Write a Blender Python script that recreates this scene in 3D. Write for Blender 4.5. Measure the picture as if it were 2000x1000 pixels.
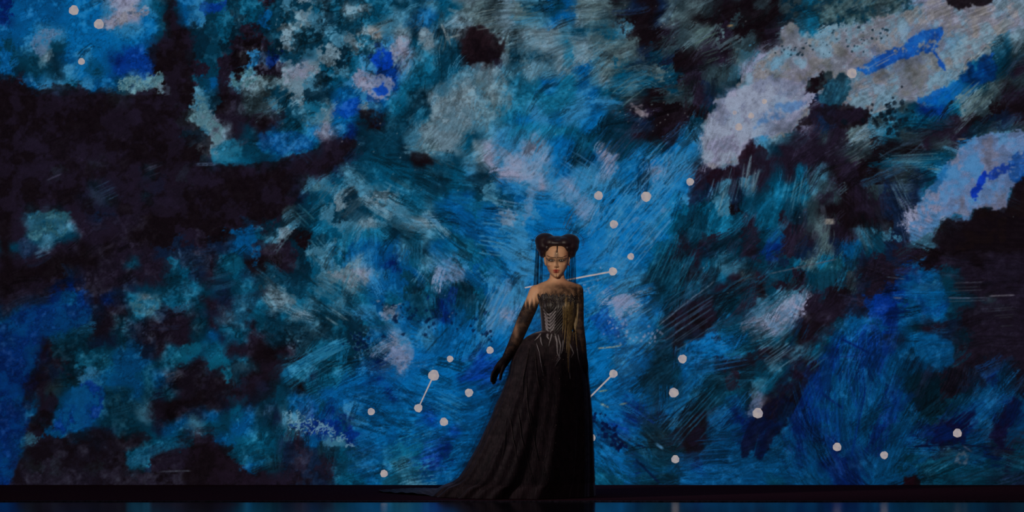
import bpy, bmesh, math, random
import numpy as np
from mathutils import Vector, Matrix
from mathutils.bvhtree import BVHTree

# ================================================================ scene, camera, world, light, exposure
for o in list(bpy.data.objects): bpy.data.objects.remove(o, do_unlink=True)
sc = bpy.context.scene
COL = sc.collection
FPX, CAMZ, HORIZON = 4800.0, 1.27, 594.0          # focal length in pixels of the 2000 px frame, eye height, horizon row
cd = bpy.data.cameras.new('camera'); cam = bpy.data.objects.new('camera', cd); COL.objects.link(cam)
cam.location = (0, -16, CAMZ); cam.rotation_euler = (math.pi/2, 0, 0)
cd.sensor_fit = 'HORIZONTAL'; cd.sensor_width = 36; cd.lens = FPX/2000*36
cd.shift_y = (HORIZON-500)/2000; cd.clip_end = 200
sc.camera = cam
w = bpy.data.worlds.new('world'); sc.world = w; w.use_nodes = True
w.node_tree.nodes['Background'].inputs[0].default_value = (.060, .042, .052, 1)
w.node_tree.nodes['Background'].inputs[1].default_value = 1.0
sc.view_settings.view_transform = 'Standard'; sc.view_settings.look = 'None'
sc.view_settings.exposure = 0; sc.view_settings.gamma = 1; sc.view_settings.use_curve_mapping = False
def spot(name, loc, aim, power, col, size, blend=.6, rad=.08):
    l = bpy.data.lights.new(name, 'SPOT'); l.energy = power; l.color = col; l.spot_size = math.radians(size); l.spot_blend = blend; l.shadow_soft_size = rad
    o = bpy.data.objects.new(name, l); COL.objects.link(o); o.location = loc
    o.rotation_euler = (Vector(aim)-Vector(loc)).to_track_quat('-Z', 'Y').to_euler()
    return o
spot('follow_spot', (-2.6, -12.0, 4.4), (.235, .2, 1.44), 3300, (1, .87, .72), 5.0, .8, .10)
spot('side_spot', (-6.2, -2.2, 1.9), (-.05, .2, .62), 560, (1, .84, .86), 15, .9, .2)

# ================================================================ helpers
def P(px, py, y=0.3):
    """world point seen at photo pixel (px, py) at depth y"""
    k = (16+y)/FPX
    return Vector(((px-1000)*k, y, CAMZ+(HORIZON-py)*k))
def lin(c):
    return tuple(((v/255)/12.92 if v/255 <= .04045 else ((v/255+.055)/1.055)**2.4) for v in c)
def tag(o, label=None, cat=None, group=None, kind=None):
    if label: o['label'] = label
    if cat: o['category'] = cat
    if group: o['group'] = group
    if kind: o['kind'] = kind
    return o
def link(name, me, m=None, parent=None, smooth=True):
    o = bpy.data.objects.new(name, me); COL.objects.link(o)
    if m: me.materials.append(m)
    if smooth:
        for p in me.polygons: p.use_smooth = True
    if parent:
        o.parent = parent
        root = parent
        off = Vector()
        while root: off += root.location; root = root.parent
        o.location = -off
    return o
def mesh(name, v, f, m=None, parent=None, smooth=True):
    me = bpy.data.meshes.new(name); me.from_pydata([tuple(p) for p in v], [], f); me.update()
    return link(name, me, m, parent, smooth)
def mat(name, col, rough=.6, spec=.3, metal=0., sheen=0., noise=None, bump=None, alpha=None, attr=None):
    """principled material with procedural variation: noise=(scale, second colour), bump=(scale, strength), alpha=transparency amount"""
    m = bpy.data.materials.new(name); m.use_nodes = True; nt = m.node_tree; N = nt.nodes; L = nt.links
    b = N['Principled BSDF']; b.inputs['Base Color'].default_value = (*lin(col), 1); b.inputs['Roughness'].default_value = rough
    b.inputs['Specular IOR Level'].default_value = spec; b.inputs['Metallic'].default_value = metal
    if sheen: b.inputs['Sheen Weight'].default_value = sheen; b.inputs['Sheen Roughness'].default_value = .4; b.inputs['Sheen Tint'].default_value = (.9, .75, .7, 1)
    tc = N.new('ShaderNodeTexCoord')
    if noise:
        n = N.new('ShaderNodeTexNoise'); n.inputs['Scale'].default_value = noise[0]; n.inputs['Detail'].default_value = 6; n.inputs['Roughness'].default_value = .65
        mp = N.new('ShaderNodeMapping'); L.new(tc.outputs['Object'], mp.inputs[0]); L.new(mp.outputs[0], n.inputs['Vector'])
        if len(noise) > 2: mp.inputs['Scale'].default_value = noise[2]
        r = N.new('ShaderNodeValToRGB'); r.color_ramp.elements[0].position = .38; r.color_ramp.elements[1].position = .66
        r.color_ramp.elements[0].color = (*lin(col), 1); r.color_ramp.elements[1].color = (*lin(noise[1]), 1)
        L.new(n.outputs['Fac'], r.inputs[0]); L.new(r.outputs[0], b.inputs['Base Color'])
    if bump:
        n2 = N.new('ShaderNodeTexNoise'); n2.inputs['Scale'].default_value = bump[0]; n2.inputs['Detail'].default_value = 4
        if len(bump) > 2:
            mp2 = N.new('ShaderNodeMapping'); mp2.inputs['Scale'].default_value = bump[2]; L.new(tc.outputs['Object'], mp2.inputs[0]); L.new(mp2.outputs[0], n2.inputs['Vector'])
        else: L.new(tc.outputs['Object'], n2.inputs['Vector'])
        bp = N.new('ShaderNodeBump'); bp.inputs['Strength'].default_value = bump[1]; bp.inputs['Distance'].default_value = .01
        L.new(n2.outputs['Fac'], bp.inputs['Height']); L.new(bp.outputs[0], b.inputs['Normal'])
    if alpha is not None:
        t = N.new('ShaderNodeBsdfTransparent'); mx = N.new('ShaderNodeMixShader'); n3 = N.new('ShaderNodeTexNoise')
        n3.inputs['Scale'].default_value = 34; n3.inputs['Detail'].default_value = 5; L.new(tc.outputs['Object'], n3.inputs['Vector'])
        mr = N.new('ShaderNodeMapRange'); mr.inputs['From Min'].default_value = .35; mr.inputs['From Max'].default_value = .65
        mr.inputs['To Min'].default_value = max(0, alpha-.14); mr.inputs['To Max'].default_value = min(1, alpha+.14)
        L.new(n3.outputs['Fac'], mr.inputs['Value'])
        if attr:                                     # weave thins out towards the edge of the garment
            at_ = N.new('ShaderNodeAttribute'); at_.attribute_name = attr; mu = N.new('ShaderNodeMath'); mu.operation = 'MULTIPLY_ADD'
            iv = N.new('ShaderNodeMath'); iv.operation = 'SUBTRACT'; iv.inputs[0].default_value = 1; L.new(mr.outputs[0], iv.inputs[1])
            L.new(iv.outputs[0], mu.inputs[0]); L.new(at_.outputs['Fac'], mu.inputs[1]); mu.inputs[2].default_value = 0
            i2 = N.new('ShaderNodeMath'); i2.operation = 'SUBTRACT'; i2.inputs[0].default_value = 1; i2.use_clamp = True; L.new(mu.outputs[0], i2.inputs[1]); L.new(i2.outputs[0], mx.inputs[0])
        else: L.new(mr.outputs[0], mx.inputs[0])
        L.new(b.outputs[0], mx.inputs[1]); L.new(t.outputs[0], mx.inputs[2]); L.new(mx.outputs[0], N['Material Output'].inputs['Surface'])
    return m

# ---------------------------------------------------------------- backdrop artwork (a painted, back-lit cloth), worked out in numpy
CELL = 1.6
CX0, CY0, CX1, CY1 = -520.0, -420.0, 2520.0, 952.0
CW, CH = int((CX1 - CX0) / CELL), int((CY1 - CY0) / CELL)
PAL = dict(K=(15,9,14), P=(25,19,33), N=(12,26,50), D=(4,33,50), d=(4,48,70), t=(2,68,98), T=(12,90,124), s=(52,105,132),
           w=(92,118,134), W=(122,126,152), G=(126,126,128), b=(0,70,122), B=(0,88,148), L=(40,112,158),
           u=(2,48,126), U=(2,28,88), g=(34,50,58), e=(72,94,102))
ROWS = """
UbbbbBBBLWWLtDbLuudtPdsdtDtwwtdddstteegwedDdbeeegNKNggegKKKgKgDdgdeeggDsWWKKKWGG
UbbbbBBBWWWBdKbLdtDtbddwsDddttssbbtwwegwsssbbwegKKKNeeKKPgKKKDgTDdDdewwWWWWWGWLW
bbBLLBBBBLLBdKKDdtDPDdwddsddwGswDwDwKKewgwwwsddtsKKKPgeePKKKPwsTwwwwwWWuuuWeGGsw
dbLLdBBBBBBbPKPDdDPKPDwdddswtsLWtwddKKKeDwwwTweeeeKKggePKggKPwwwwwwwWWuLuuLGGsdg
bddwDbLBbUuuKKKDdPKbNUddswDtLuuWsTddKKPwddDwTwsgegNdNKKPPesWwTwWwwWWuuuuLwGGwdDg
bDddDLBdbuuuKKKPdPKsPPwWwtstLuuLTTdtswwsswswwbsetdgedKPggsWWLWWWdwWuuLsewLwbudDP
PPbLLtLbbdsswKPdbPswegwwsDtLWWuTttdswewstTbTTbswtstddgPggDWWWWWKKddWWewdwwLbdeKg
KKKKPPKKKgPPKKKsdKPggddwDDbbLuLTdDwwwsgsTTTTTLbtdgKKggPNDWWWWLWNddeewswWLBTwegPP
KKKKKKKKKKPPKKKsdKPggsdsTwuuwbTtdDwwwseTTLTTLLbLdPPKKKKDWWWWLLWPNPPKsDgdUutegKKK
KKKKKKKKKKPPPPgwwPPPKPddswBbDKddDtwwwssTBLLBLBBDDNNKKPdWWLWLWWWPNPKKgsdttdPKKNNP
KPPPPPPKKKKPKKttwwPdPbttBWbUDdddswwwtdsLTTTTtddDDPKKPdLWWWWLwsPPgPewsTggPPPPdgsg
KKPPPPPKKKKKKKKKwsdddBLBdPPPDddDsewwtwWLLWLBbdtDDddtbBLWWWPsDPPPPPggKKKKPgPbLWWL
KKKPPPPgPPKPKKKKttTtDDNPKPPNdtdDKKtdswWLWLWBbDbWddbBLLDWWWPPPPPPPPPKKtsstdsLLWWu
KPPPgPPPPPPdPKgPPPPPKKKKPPNsdtttdtdtLDdWWWLBbLLWLBbWBLPPNNsPdPtPsKPKKPgNdbLLLuub
KKKKPKPdNPPPNKKPPKKKPKKNsstsstttddDtdDsbLLWLWLLLLBbLLBPNsPsPttTsgPKPgNgNdLLWuLLP
KPKPPKNsdPPdPPKKKKKKKKKNdtwDswwttdtbbdsdbLBLLLLBBLLBBLNdsNddTtTgPgKPPNNNLWLWLLLK
KPdsdPPNNPPKKKKKKKKKKPgDtsdDdtsstsbbbtbLLLBBBWLBLBBLBtdtsKdttdDgKKKPPNNWWWLLKKPK
KPsdssPPPPPKKKKKKKPbPDsDtTsswsdswwtbbbbLLBBBBLBLBBLBtddtTdPdtPPgePKKKKNWWsPKKKKK
KPdsddPPPPKKKKPPKKbbtswKdtTTTTDdtsttbbbBLBBBBBBLBBLBtDdPPDPdbPPPePPsdsNssPPKKKKK
KdNPPPKPKPPPNNNPNNbbPPPDsstbbbbsdDbTTtbLLLBBBBLBBBBtdPPNDdPDUPNNeNbddNPPKKKKKKKK
KPPKKKKKPPdPPtNNPtdKKKPDtstwLbUbtsLLtbtBLLBBBBBBLBdDddPtssDdNdteTtdNPNPKKPPPKPPP
KKKKKNPPPPPPPdtNPdtNDdDDtswwWLbdbTLWLbLbLLBBBBBLBLDDddKPtPgPddPttdgPPPUbbddPPPPP
KPPPPUPPPPNddddTdNdTdwddtstwtbbdDtddDtbLLBBBBBLBLLdDddtdPKPKdPPdPKgNPUubLddPPPPP
PNNNUbuPUNTwttTdPNTTtwwTstsdTbtbddUdddbLLLBBBBBLWLbDDDPPdtPsdsWPPPNPuUubBbddPgPP
NbuubbbNPPTsNPPdPsTTdDtwdddDLbWbddUbddLWBBBBBBLbLWDbDPKPdDPsWWWPPPNNuUbbbBdPPPPP
bbuBbbdPPdNPPPPdPtTPDdDdsDtDttLbbLBbbbLLBBBBBBbuLbbtPKKNddtWWsPKKdbbbUbDPPNPPPPP
buuPddDNNdNPPPPdbNtPPDDDDDdDDbWLBLbbBLbBBBBBBBBbbLLDDbbBBbdsttKPtubuuNNBBbNDPPPP
uubPDDttdbbNPTTttTPPKKPdtTtdDDWWBbbBbubbBBBBBBBBBbbDDbbBBtdPKPstDUbuuUbBBBdPPPPP
uUbNPDTtTbbbdtPPTTtTKKtTTDtDbUBWBbBBbuubBBBBBBBBLbbDDbbtNPPdsdPPuubuubbNbbNPPNNP
uuUPNDLLBbbtbNKKPPtPKPtTNtTbbUBBBBBBuuubBBBBBBBBBbDDdbbdDPttddPuubuubBbDNPPPNUbP
uUPPgdBBddbdNdPKPPPPNdDKdbBBbbUbbBbBbbbbBBBBBBBBbbbDDbdtdtDstPNuubbubUbDDPPNbbbN
ubbPDbuBdddsPKKKPNtNDddbbdbLbbbbBbBBbbbbBBBBBBBbbUbDbdtDdbDWPPUubBbbbubNDDdbbbUb
uUbPbBubdddsPKPNbdtbDNssUbUUbbBBBuBBbbbbBBBBBBBBbUDNbNKbbUUNPbUuubbbbubbdbUUbUNU
UuPbbBbPNdddNbbstdbbdDtsUUtUbBbBBbbubbbbBBBBBBbUubDDDPPbbbUbNbUUbubbubbbUNNUbNNb
ubsPPPPNPKKdttdPPbtTtdNPbssUbBbbBbUbbbbbBBBBBBbbNBDgDPNbbbUbbbUbuUbbUbbUUNNbbNPd
ubPPPPPPPKtTPPPKKKdttdNPNDtdDbTTtuUbbbbbBBBBBBBbBbdDdNNbbbbbbbUbbUUUbbbtbNsbUNPd
bPgPgPPgPKdNPPPKKKPbdDNPNPDtbbTsTUbbbbbbBBBBBBBbbUtdbbUbbbbbbbUbUUUbbbdbdttttdNd
UPPPPPPPPKKPKKKKKPPPKPPPNPtttbTtsbbbbbbbBBBBBBtttbtDDbbbbbbbtbbbbUUbbbbKdtDtdDNN
""".split()
def art():
    rng = np.random.default_rng(7); rr = random.Random(11)
    xs = CX0 + (np.arange(CW) + .5) * CELL; ys = CY0 + (np.arange(CH) + .5) * CELL
    def lerp_axis(R, coords, step, axis):
        f = coords / step; i = np.floor(f).astype(int); t = (f - i).astype(np.float32); t = t*t*(3-2*t)
        if axis == 0: t = t[:, None]
        else: t = t[None, :]
        return np.take(R, i, axis)*(1-t) + np.take(R, i+1, axis)*t
    def noise(sx, sy=None):                                  # smooth value noise, about -1..1
        sy = sy or sx
        nx, ny = int((CX1-CX0)/sx)+4, int((CY1-CY0)/sy)+4
        R = rng.uniform(-1, 1, (ny, nx)).astype(np.float32)
        ox, oy = rng.uniform(0, .99, 2)
        return lerp_axis(lerp_axis(R, ys-CY0+oy*sy, sy, 0), xs-CX0+ox*sx, sx, 1)
    def fbm(s, n=4, g=.55, sy=None):
        a = 1; tot = 0; out = 0
        for k in range(n):
            out = out + a*noise(s/2**k, (sy or s)/2**k); tot += a*a; a *= g
        return out / math.sqrt(tot) * 1.5
    X, Y = np.meshgrid(xs.astype(np.float32), ys.astype(np.float32))
    grid = np.array([[PAL[c] for c in r] for r in ROWS], np.float32) / 255
    GH, GW = grid.shape[:2]
    def sample(x, y, sharp):
        fx = x/25 - .5; fy = y/25 - .5
        i = np.floor(fx); j = np.floor(fy); tx = fx-i; ty = fy-j
        k = sharp
        tx = np.clip((tx-.5)*k+.5, 0, 1); ty = np.clip((ty-.5)*k+.5, 0, 1)
        tx = tx*tx*(3-2*tx); ty = ty*ty*(3-2*ty)
        def g(a, b):
            a = a.astype(int); b = b.astype(int)
            a = np.abs(a); a = np.where(a >= GW, 2*GW-1-a, a) % GW
            b = np.abs(b); b = np.clip(b, 0, GH-1)
            return grid[b, a]
        tx = tx[..., None]; ty = ty[..., None]
        return (g(i, j)*(1-tx)+g(i+1, j)*tx)*(1-ty) + (g(i, j+1)*(1-tx)+g(i+1, j+1)*tx)*ty
    wx = fbm(46, 5, .62)*11; wy = fbm(46, 5, .62)*11
    soft = sample(X+wx*.8, Y+wy*.8, 1.0)
    wx2 = fbm(30, 5, .75)*11; wy2 = fbm(30, 5, .75)*11
    hard = sample(X+wx2, Y+wy2, 3.2)
    m = np.clip(.42+.7*fbm(120, 3), 0, 1)[..., None]
    A = soft*(1-m)+hard*m
    c255 = lambda c: np.array(PAL[c] if isinstance(c, str) else c, np.float32)/255
    def box(x0, y0, x1, y1):
        return (slice(max(0, int((y0-CY0)/CELL)), max(0, min(CH, int((y1-CY0)/CELL)+2))),
                slice(max(0, int((x0-CX0)/CELL)), max(0, min(CW, int((x1-CX0)/CELL)+2))))
    n8, n8b, n3, n20 = fbm(9, 3, .7), fbm(9, 3, .7), fbm(4, 2, .8), fbm(26, 4, .65)
    n14, n60 = fbm(14, 3, .7), fbm(60, 4, .6)
    def inside(pts, x, y):
        r = np.zeros(x.shape, bool)
        for (ax, ay), (bx, by) in zip(pts, pts[1:]+pts[:1]):
            if ay == by: continue
            r ^= ((ay > y) != (by > y)) & (x < (bx-ax)*(y-ay)/(by-ay)+ax)
        return r
    def blur(a):
        p = np.pad(a, 1, mode='edge')
        return (p[:-2, 1:-1]+p[2:, 1:-1]+p[1:-1, :-2]+p[1:-1, 2:]+2*a)/6
    def poly(pts, cols, rag=4, alpha=.8, holes=0., soften=1, lace=0.):
        xx = [p[0] for p in pts]; yy = [p[1] for p in pts]; q = rag*2+4
        b = box(min(xx)-q, min(yy)-q, max(xx)+q, max(yy)+q)
        x, y = X[b]+n8[b]*rag*.8+n20[b]*rag*.5, Y[b]+n8b[b]*rag*.8-n20[b]*rag*.5
        k = inside(pts, x, y).astype(np.float32)*alpha
        if holes: k = k*np.clip(1-(n14[b]*.6+n3[b]*.5+holes-.5)*3, 0, 1)
        if lace: k = k*np.clip(1.25-np.abs(n8[b]+.5*n14[b])*lace, 0, 1)
        for _ in range(soften): k = blur(k)
        if not isinstance(cols, list): cols = [cols]
        c = np.broadcast_to(c255(cols[0]), k.shape+(3,))
        for i, cc in enumerate(cols[1:]):
            f = np.clip((n20[b]*(1 if i % 2 else -1)+n60[b]*.6)*1.2+.25, 0, 1)[..., None]
            c = c*(1-f)+c255(cc)*f
        A[b] = A[b]*(1-k[..., None])+c*k[..., None]
    BN = rng.uniform(0, 1, (64, 400)).astype(np.float32)
    BN = (BN+np.roll(BN, 1, 1))*.5
    BS = rng.uniform(0, 1, (64, 400, 12)).astype(np.float32)
    def stroke(x0, y0, x1, y1, w, col, alpha=.7, bend=0., dry=.45):
        L = math.hypot(x1-x0, y1-y0)+1e-3; ux, uy = (x1-x0)/L, (y1-y0)/L
        q = w+abs(bend)
        b = box(min(x0, x1)-q, min(y0, y1)-q, max(x0, x1)+q, max(y0, y1)+q)
        dx, dy = X[b]-x0, Y[b]-y0
        if dx.size == 0: return
        s_ = (dx*ux+dy*uy)/L; t_ = -dx*uy+dy*ux
        t_ = t_-bend*4*s_*(1-s_)
        k = rr.randrange(64)
        ti = np.clip(((t_+w)*(1.2 if w > 6 else 2)/CELL).astype(int), 0, 399)
        si = np.clip((s_*10).astype(int)+1, 0, 11)
        bn = BN[k][ti]; end = .12*bn*min(1, 40/L)+.02
        a = np.clip((.5*w-np.abs(t_))/1.6+.5, 0, 1)
        a = a*np.clip((s_-end)*L/6+.5, 0, 1)*np.clip((1-end*1.4-s_)*L/6+.5, 0, 1)
        v = bn*.7+BS[k][ti, si]*.3
        a = a*np.clip((v-dry)*5+.4, 0, 1)*alpha
        c = c255(col) if not isinstance(col, np.ndarray) else col
        A[b] = A[b]*(1-a[..., None])+c*a[..., None]
    def pick(x, y):
        return A[min(CH-1, max(0, int((y-CY0)/CELL))), min(CW-1, max(0, int((x-CX0)/CELL)))].copy()
    def dots(lst, col, alpha=.85):
        for x, y, r in lst:
            b = box(x-r-4, y-r-4, x+r+4, y+r+4)
            d = np.hypot(X[b]-x+n8[b]*r*.3, Y[b]-y+n8b[b]*r*.3)
            k = np.clip((r-d)/1.6+.5, 0, 1)[..., None]*alpha
            A[b] = A[b]*(1-k)+c255(col)*k
    # ---- wet-paint cells with dark rims
    def worley(sc):
        gx, gy = int((CX1-CX0)/sc)+3, int((CY1-CY0)/sc)+3
        jx, jy = rng.uniform(0, 1, (gy, gx)).astype(np.float32), rng.uniform(0, 1, (gy, gx)).astype(np.float32)
        px, py = (X-CX0+n20*sc*.35)/sc, (Y-CY0+n14*sc*.3)/sc
        ix, iy = np.clip(np.floor(px).astype(int), 0, gx-2), np.clip(np.floor(py).astype(int), 0, gy-2)
        f1 = np.full(X.shape, 9., np.float32); f2 = f1.copy()
        for oy in (-1, 0, 1):
            for ox in (-1, 0, 1):
                cx, cy = np.clip(ix+ox, 0, gx-1), np.clip(iy+oy, 0, gy-1)
                d = np.hypot(cx+jx[cy, cx]-px, cy+jy[cy, cx]-py)
                f2 = np.minimum(f2, np.maximum(f1, d)); f1 = np.minimum(f1, d)
        return f1, f2
    def region(cx, cy, rx, ry):
        return np.exp(-(((X-cx)/rx)**2+((Y-cy)/ry)**2)**2)
    f1, f2 = worley(44.)
    rg = np.clip(region(620, 110, 230, 170)+.6*region(380, 640, 330, 210)+.5*region(930, 120, 120, 140)+.35*region(480, 780, 300, 170), 0, 1)
    edge = np.clip(1-(f2-f1)*3.2, 0, 1)*np.clip(.6+n60, 0, 1)
    A *= (1-.5*rg*edge)[..., None]
    core = np.clip(1-f1*2.1, 0, 1)*np.clip(n60*.9+.15, 0, 1)*rg*np.clip(A.sum(-1)*3, 0, 1)
    A += core[..., None]*np.array([.20, .25, .27], np.float32)
    # ---- bulk brushwork following the direction the brush went in each area: x, y, angle, length, width
    anchors = [(1200,440,52,90,22),(1280,330,50,90,24),(1120,330,60,60,22),(1060,420,-20,60,20),(1230,560,25,80,20),(1180,700,30,80,22),(1320,560,62,100,22),
               (1400,400,70,70,16),(1480,360,80,60,12),(1430,480,40,60,20),(1550,400,75,70,16),(1640,300,35,60,16),(1700,420,-60,70,20),(1800,320,5,90,18),
               (1620,480,70,60,18),(1400,620,30,110,24),(1420,700,12,80,24),(1350,780,45,110,26),(1200,850,-35,90,22),(1350,900,4,120,26),(1560,700,45,60,16),
               (1650,760,85,120,34),(1600,880,-60,80,30),(1750,820,60,90,30),(1850,900,8,120,26),(1900,780,50,90,30),(1480,780,55,60,18),(1470,880,10,90,24),
               (900,500,-35,70,18),(760,420,-30,70,16),(850,350,-20,70,16),(700,500,75,60,16),(650,430,40,50,16),(930,420,-15,70,20),(820,560,80,60,22),(930,620,65,70,18),
               (760,600,-30,60,18),(600,600,-35,70,16),(640,700,32,90,24),(800,800,-20,90,22),(820,880,10,80,24),(950,760,20,80,22),(560,820,80,50,18),
               (1150,150,35,60,12),(1250,170,10,80,14),(1350,100,35,70,14),(1100,60,10,60,12),(1420,180,75,50,14),(1560,90,30,60,14),(1650,120,28,80,14),(1800,90,35,80,14),(1900,180,40,70,14),
               (950,200,70,50,14),(900,260,45,50,14),(600,160,30,50,10),(420,90,0,40,12),(120,70,15,50,16),(150,400,20,60,12),(400,380,10,60,12),(120,680,15,70,20),(400,620,15,60,16),(430,830,20,80,20),(1950,600,3,70,10),(1780,560,5,60,16)]
    an = np.array(anchors, float)
    A0 = A.copy()
    def pick0(x, y):
        return A0[min(CH-1, max(0, int((y-CY0)/CELL))), min(CW-1, max(0, int((x-CX0)/CELL)))].copy()
    for i in range(5200):
        x, y = (rr.uniform(-520, 2520), rr.uniform(-420, 950)) if i % 6 == 0 else (rr.uniform(0, 2000), rr.uniform(0, 950))
        xm = abs(x) if x < 1000 else 2000-abs(2000-x); ym = abs(y)
        d = (an[:, 0]-xm)**2+((an[:, 1]-ym)*1.3)**2
        _, _, ang, ln, w = anchors[int(np.argmin(d*np.array([rr.uniform(.6, 1.6) for _ in anchors])))]
        leftish = xm < 520 or (ym < 300 and xm < 800)
        if leftish and rr.random() < .75: continue
        if x < 1000 and x < 0 or x > 2000: ang = 180-ang
        ang = math.radians(ang+rr.gauss(0, 14)); ln *= rr.uniform(.45, 1.15); w *= rr.uniform(.5, 1.15)
        c = pick0(x+rr.uniform(-14, 14), y+rr.uniform(-14, 14))
        f = rr.choice((.45, .65, .8, 1.15, 1.3, 1.5))
        c = c*f if f < 1 else c*(1+(f-1)*.55)+(np.array([.44, .52, .62])-c)*(f-1)*.28*min(1, .25+c.sum()*1.1)
        dx, dy = math.cos(ang)*ln/2, -math.sin(ang)*ln/2
        stroke(x-dx, y-dy, x+dx, y+dy, w, c.astype(np.float32), rr.uniform(.35, .75), rr.gauss(0, .06)*ln, rr.uniform(.38, .58))
    # ---- big crisp shapes
    poly([(0,141),(25,146),(37,160),(57,175),(75,177),(95,172),(107,164),(140,164),(160,167),(180,178),(207,184),(230,188),(300,184),(320,182),
          (318,140),(300,122),(288,96),(315,80),(327,55),(320,32),(334,0),(350,0),(338,25),(345,50),(367,58),(370,82),(382,105),(375,130),(382,175),
          (370,200),(362,230),(375,240),(395,255),(415,270),(410,300),(412,318),(470,325),(520,316),(590,300),(620,290),(640,275),(690,270),(700,280),
          (670,310),(640,340),(600,345),(590,370),(580,390),(560,405),(540,425),(500,440),(470,450),(300,420),(-520,400),(-520,141)], ['K','P'], 4, .72)
    poly([(900,80),(915,60),(935,48),(955,62),(978,75),(985,95),(970,118),(945,122),(915,118),(898,105)], ['K',(26,16,22)], 5, .9, soften=4)
    poly([(798,300),(812,297),(840,300),(842,315),(825,324),(805,318)], 'K', 4, .8, soften=4)
    poly([(905,345),(950,340),(965,350),(950,362),(925,362)], 'D', 4, .7, soften=4)
    cloud = [(1378,318),(1372,290),(1374,262),(1371,245),(1384,226),(1398,212),(1397,194),(1412,190),(1436,186),(1438,172),(1442,160),(1460,142),(1482,122),
          (1500,106),(1502,98),(1528,88),(1524,72),(1530,50),(1545,45),(1560,60),(1590,68),(1620,60),(1665,50),(1700,38),(1745,28),(1790,15),(1815,0),(1815,-60),(2100,-60),
          (2100,20),(2000,40),(1975,60),(1950,70),(1925,90),(1900,110),(1880,130),(1870,150),(1850,165),(1835,180),(1815,195),(1790,200),(1770,195),(1750,210),(1720,222),
          (1700,220),(1685,210),(1660,212),(1640,216),(1625,200),(1612,190),(1600,185),(1602,160),(1615,150),(1605,145),(1572,155),(1573,180),(1562,205),(1585,212),(1580,225),
          (1560,240),(1540,262),(1510,272),(1495,262),(1470,268),(1458,272),(1443,288),(1447,306),(1440,318),(1428,320),(1408,325),(1390,335)]
    poly(cloud, [(121,121,136),(130,128,130),(92,118,136)], 4, .78)
    poly([(1373,262),(1384,226),(1398,200),(1440,170),(1500,150),(1570,160),(1575,205),(1540,262),(1470,268),(1443,300),(1400,325),(1378,310)], [(124,126,158),(108,122,160),(134,134,154)], 5, .6)
    poly([(1500,215),(1530,200),(1570,195),(1572,206),(1540,225),(1500,238),(1470,250)], (50,104,165), 5, .55, .35, 2)
    poly([(1555,0),(1600,40),(1660,45),(1700,36),(1745,24),(1790,10),(1800,-60),(1540,-60)], [(32,54,58),(12,46,62),(66,88,92)], 6, .7, .3)
    poly([(1850,0),(1852,12),(1870,18),(1895,12),(1925,13),(1940,0),(1940,-60),(1850,-60)], 'K', 4, .9)
    poly([(1545,45),(1570,70),(1590,66),(1595,40),(1570,30)], (14,66,92), 6, .7, .4)
    poly([(1673,135),(1690,122),(1720,108),(1745,95),(1760,93),(1772,80),(1790,68),(1805,60),(1815,62),(1838,52),(1845,62),(1838,78),(1830,92),(1825,100),(1835,112),(1848,128),
          (1845,136),(1835,134),(1830,115),(1815,102),(1795,105),(1770,115),(1745,125),(1720,138),(1690,146)], [(10,82,172),(4,66,165)], 3, .85, .12)
    poly([(1575,158),(1600,145),(1620,140),(1628,150),(1620,160),(1605,172),(1590,180),(1573,178)], ['K','g'], 4, .92)
    poly([(1610,165),(1640,142),(1663,156),(1655,185),(1640,213),(1610,205),(1600,190)], [(20,64,84),(8,44,64)], 4, .85)
    poly([(1790,195),(1820,180),(1840,170),(1870,160),(1880,170),(1870,190),(1850,205),(1825,208),(1800,205)], [(0,78,165),(10,90,160)], 4, .8)
    poly([(1875,150),(1890,130),(1910,115),(1935,105),(1945,130),(1940,155),(1910,168),(1885,165)], [(0,52,112),(2,34,80),(6,72,104)], 5, .9, soften=2)
    poly([(1663,205),(1690,212),(1705,222),(1690,240),(1650,250),(1620,240),(1600,225),(1590,240),(1560,250),(1545,262),(1570,230),(1610,205)], ['K','P'], 5, .8)
    poly([(1775,468),(1777,440),(1790,420),(1793,400),(1800,388),(1808,370),(1830,350),(1845,325),(1862,305),(1880,285),(1900,270),(1930,260),(1960,255),(2060,262),(2060,330),
          (2000,340),(1975,368),(1967,390),(1970,402),(1958,415),(1935,408),(1905,407),(1895,420),(1888,435),(1880,425),(1850,418),(1840,425),(1830,440),(1815,455),(1800,465),(1785,472)],
          [(96,120,164),(122,126,156),(64,110,156)], 4, .85)
    poly([(1812,368),(1840,332),(1860,312),(1850,345),(1830,375),(1808,382)], (8,76,128), 4, .7, .2, 2)
    poly([(1893,385),(1897,372),(1905,365),(1912,350),(1925,333),(1930,345),(1920,358),(1915,372),(1908,388)], (6,44,160), 3, .95)
    poly([(1915,355),(1935,335),(1955,322),(1985,318),(1980,330),(1950,345),(1930,352)], (14,54,160), 4, .85, .5)
    poly([(1970,310),(2000,290),(2060,290),(2060,340),(1985,360),(1972,350)], (6,62,140), 5, .7, .2)
    poly([(2060,345),(2000,345),(1978,368),(1970,402),(1940,412),(1905,410),(1895,430),(1880,435),(1850,425),(1830,450),(1820,470),(1850,490),(2060,490)], ['K',(20,12,14)], 3, .8)
    # dark masses on the right
    poly([(1385,335),(1440,322),(1446,300),(1470,278),(1500,290),(1490,330),(1460,350),(1420,345),(1395,365),(1375,350)], [(24,10,20),'P'], 4, .85)
    poly([(1315,700),(1318,640),(1305,615),(1345,590),(1390,590),(1400,620),(1370,660),(1340,660)], ['K','P'], 5, .75, soften=3)
    poly([(1335,830),(1360,805),(1385,800),(1380,840),(1375,880),(1345,885),(1332,860)], ['K',(20,12,26)], 5, .8, soften=4)
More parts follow.
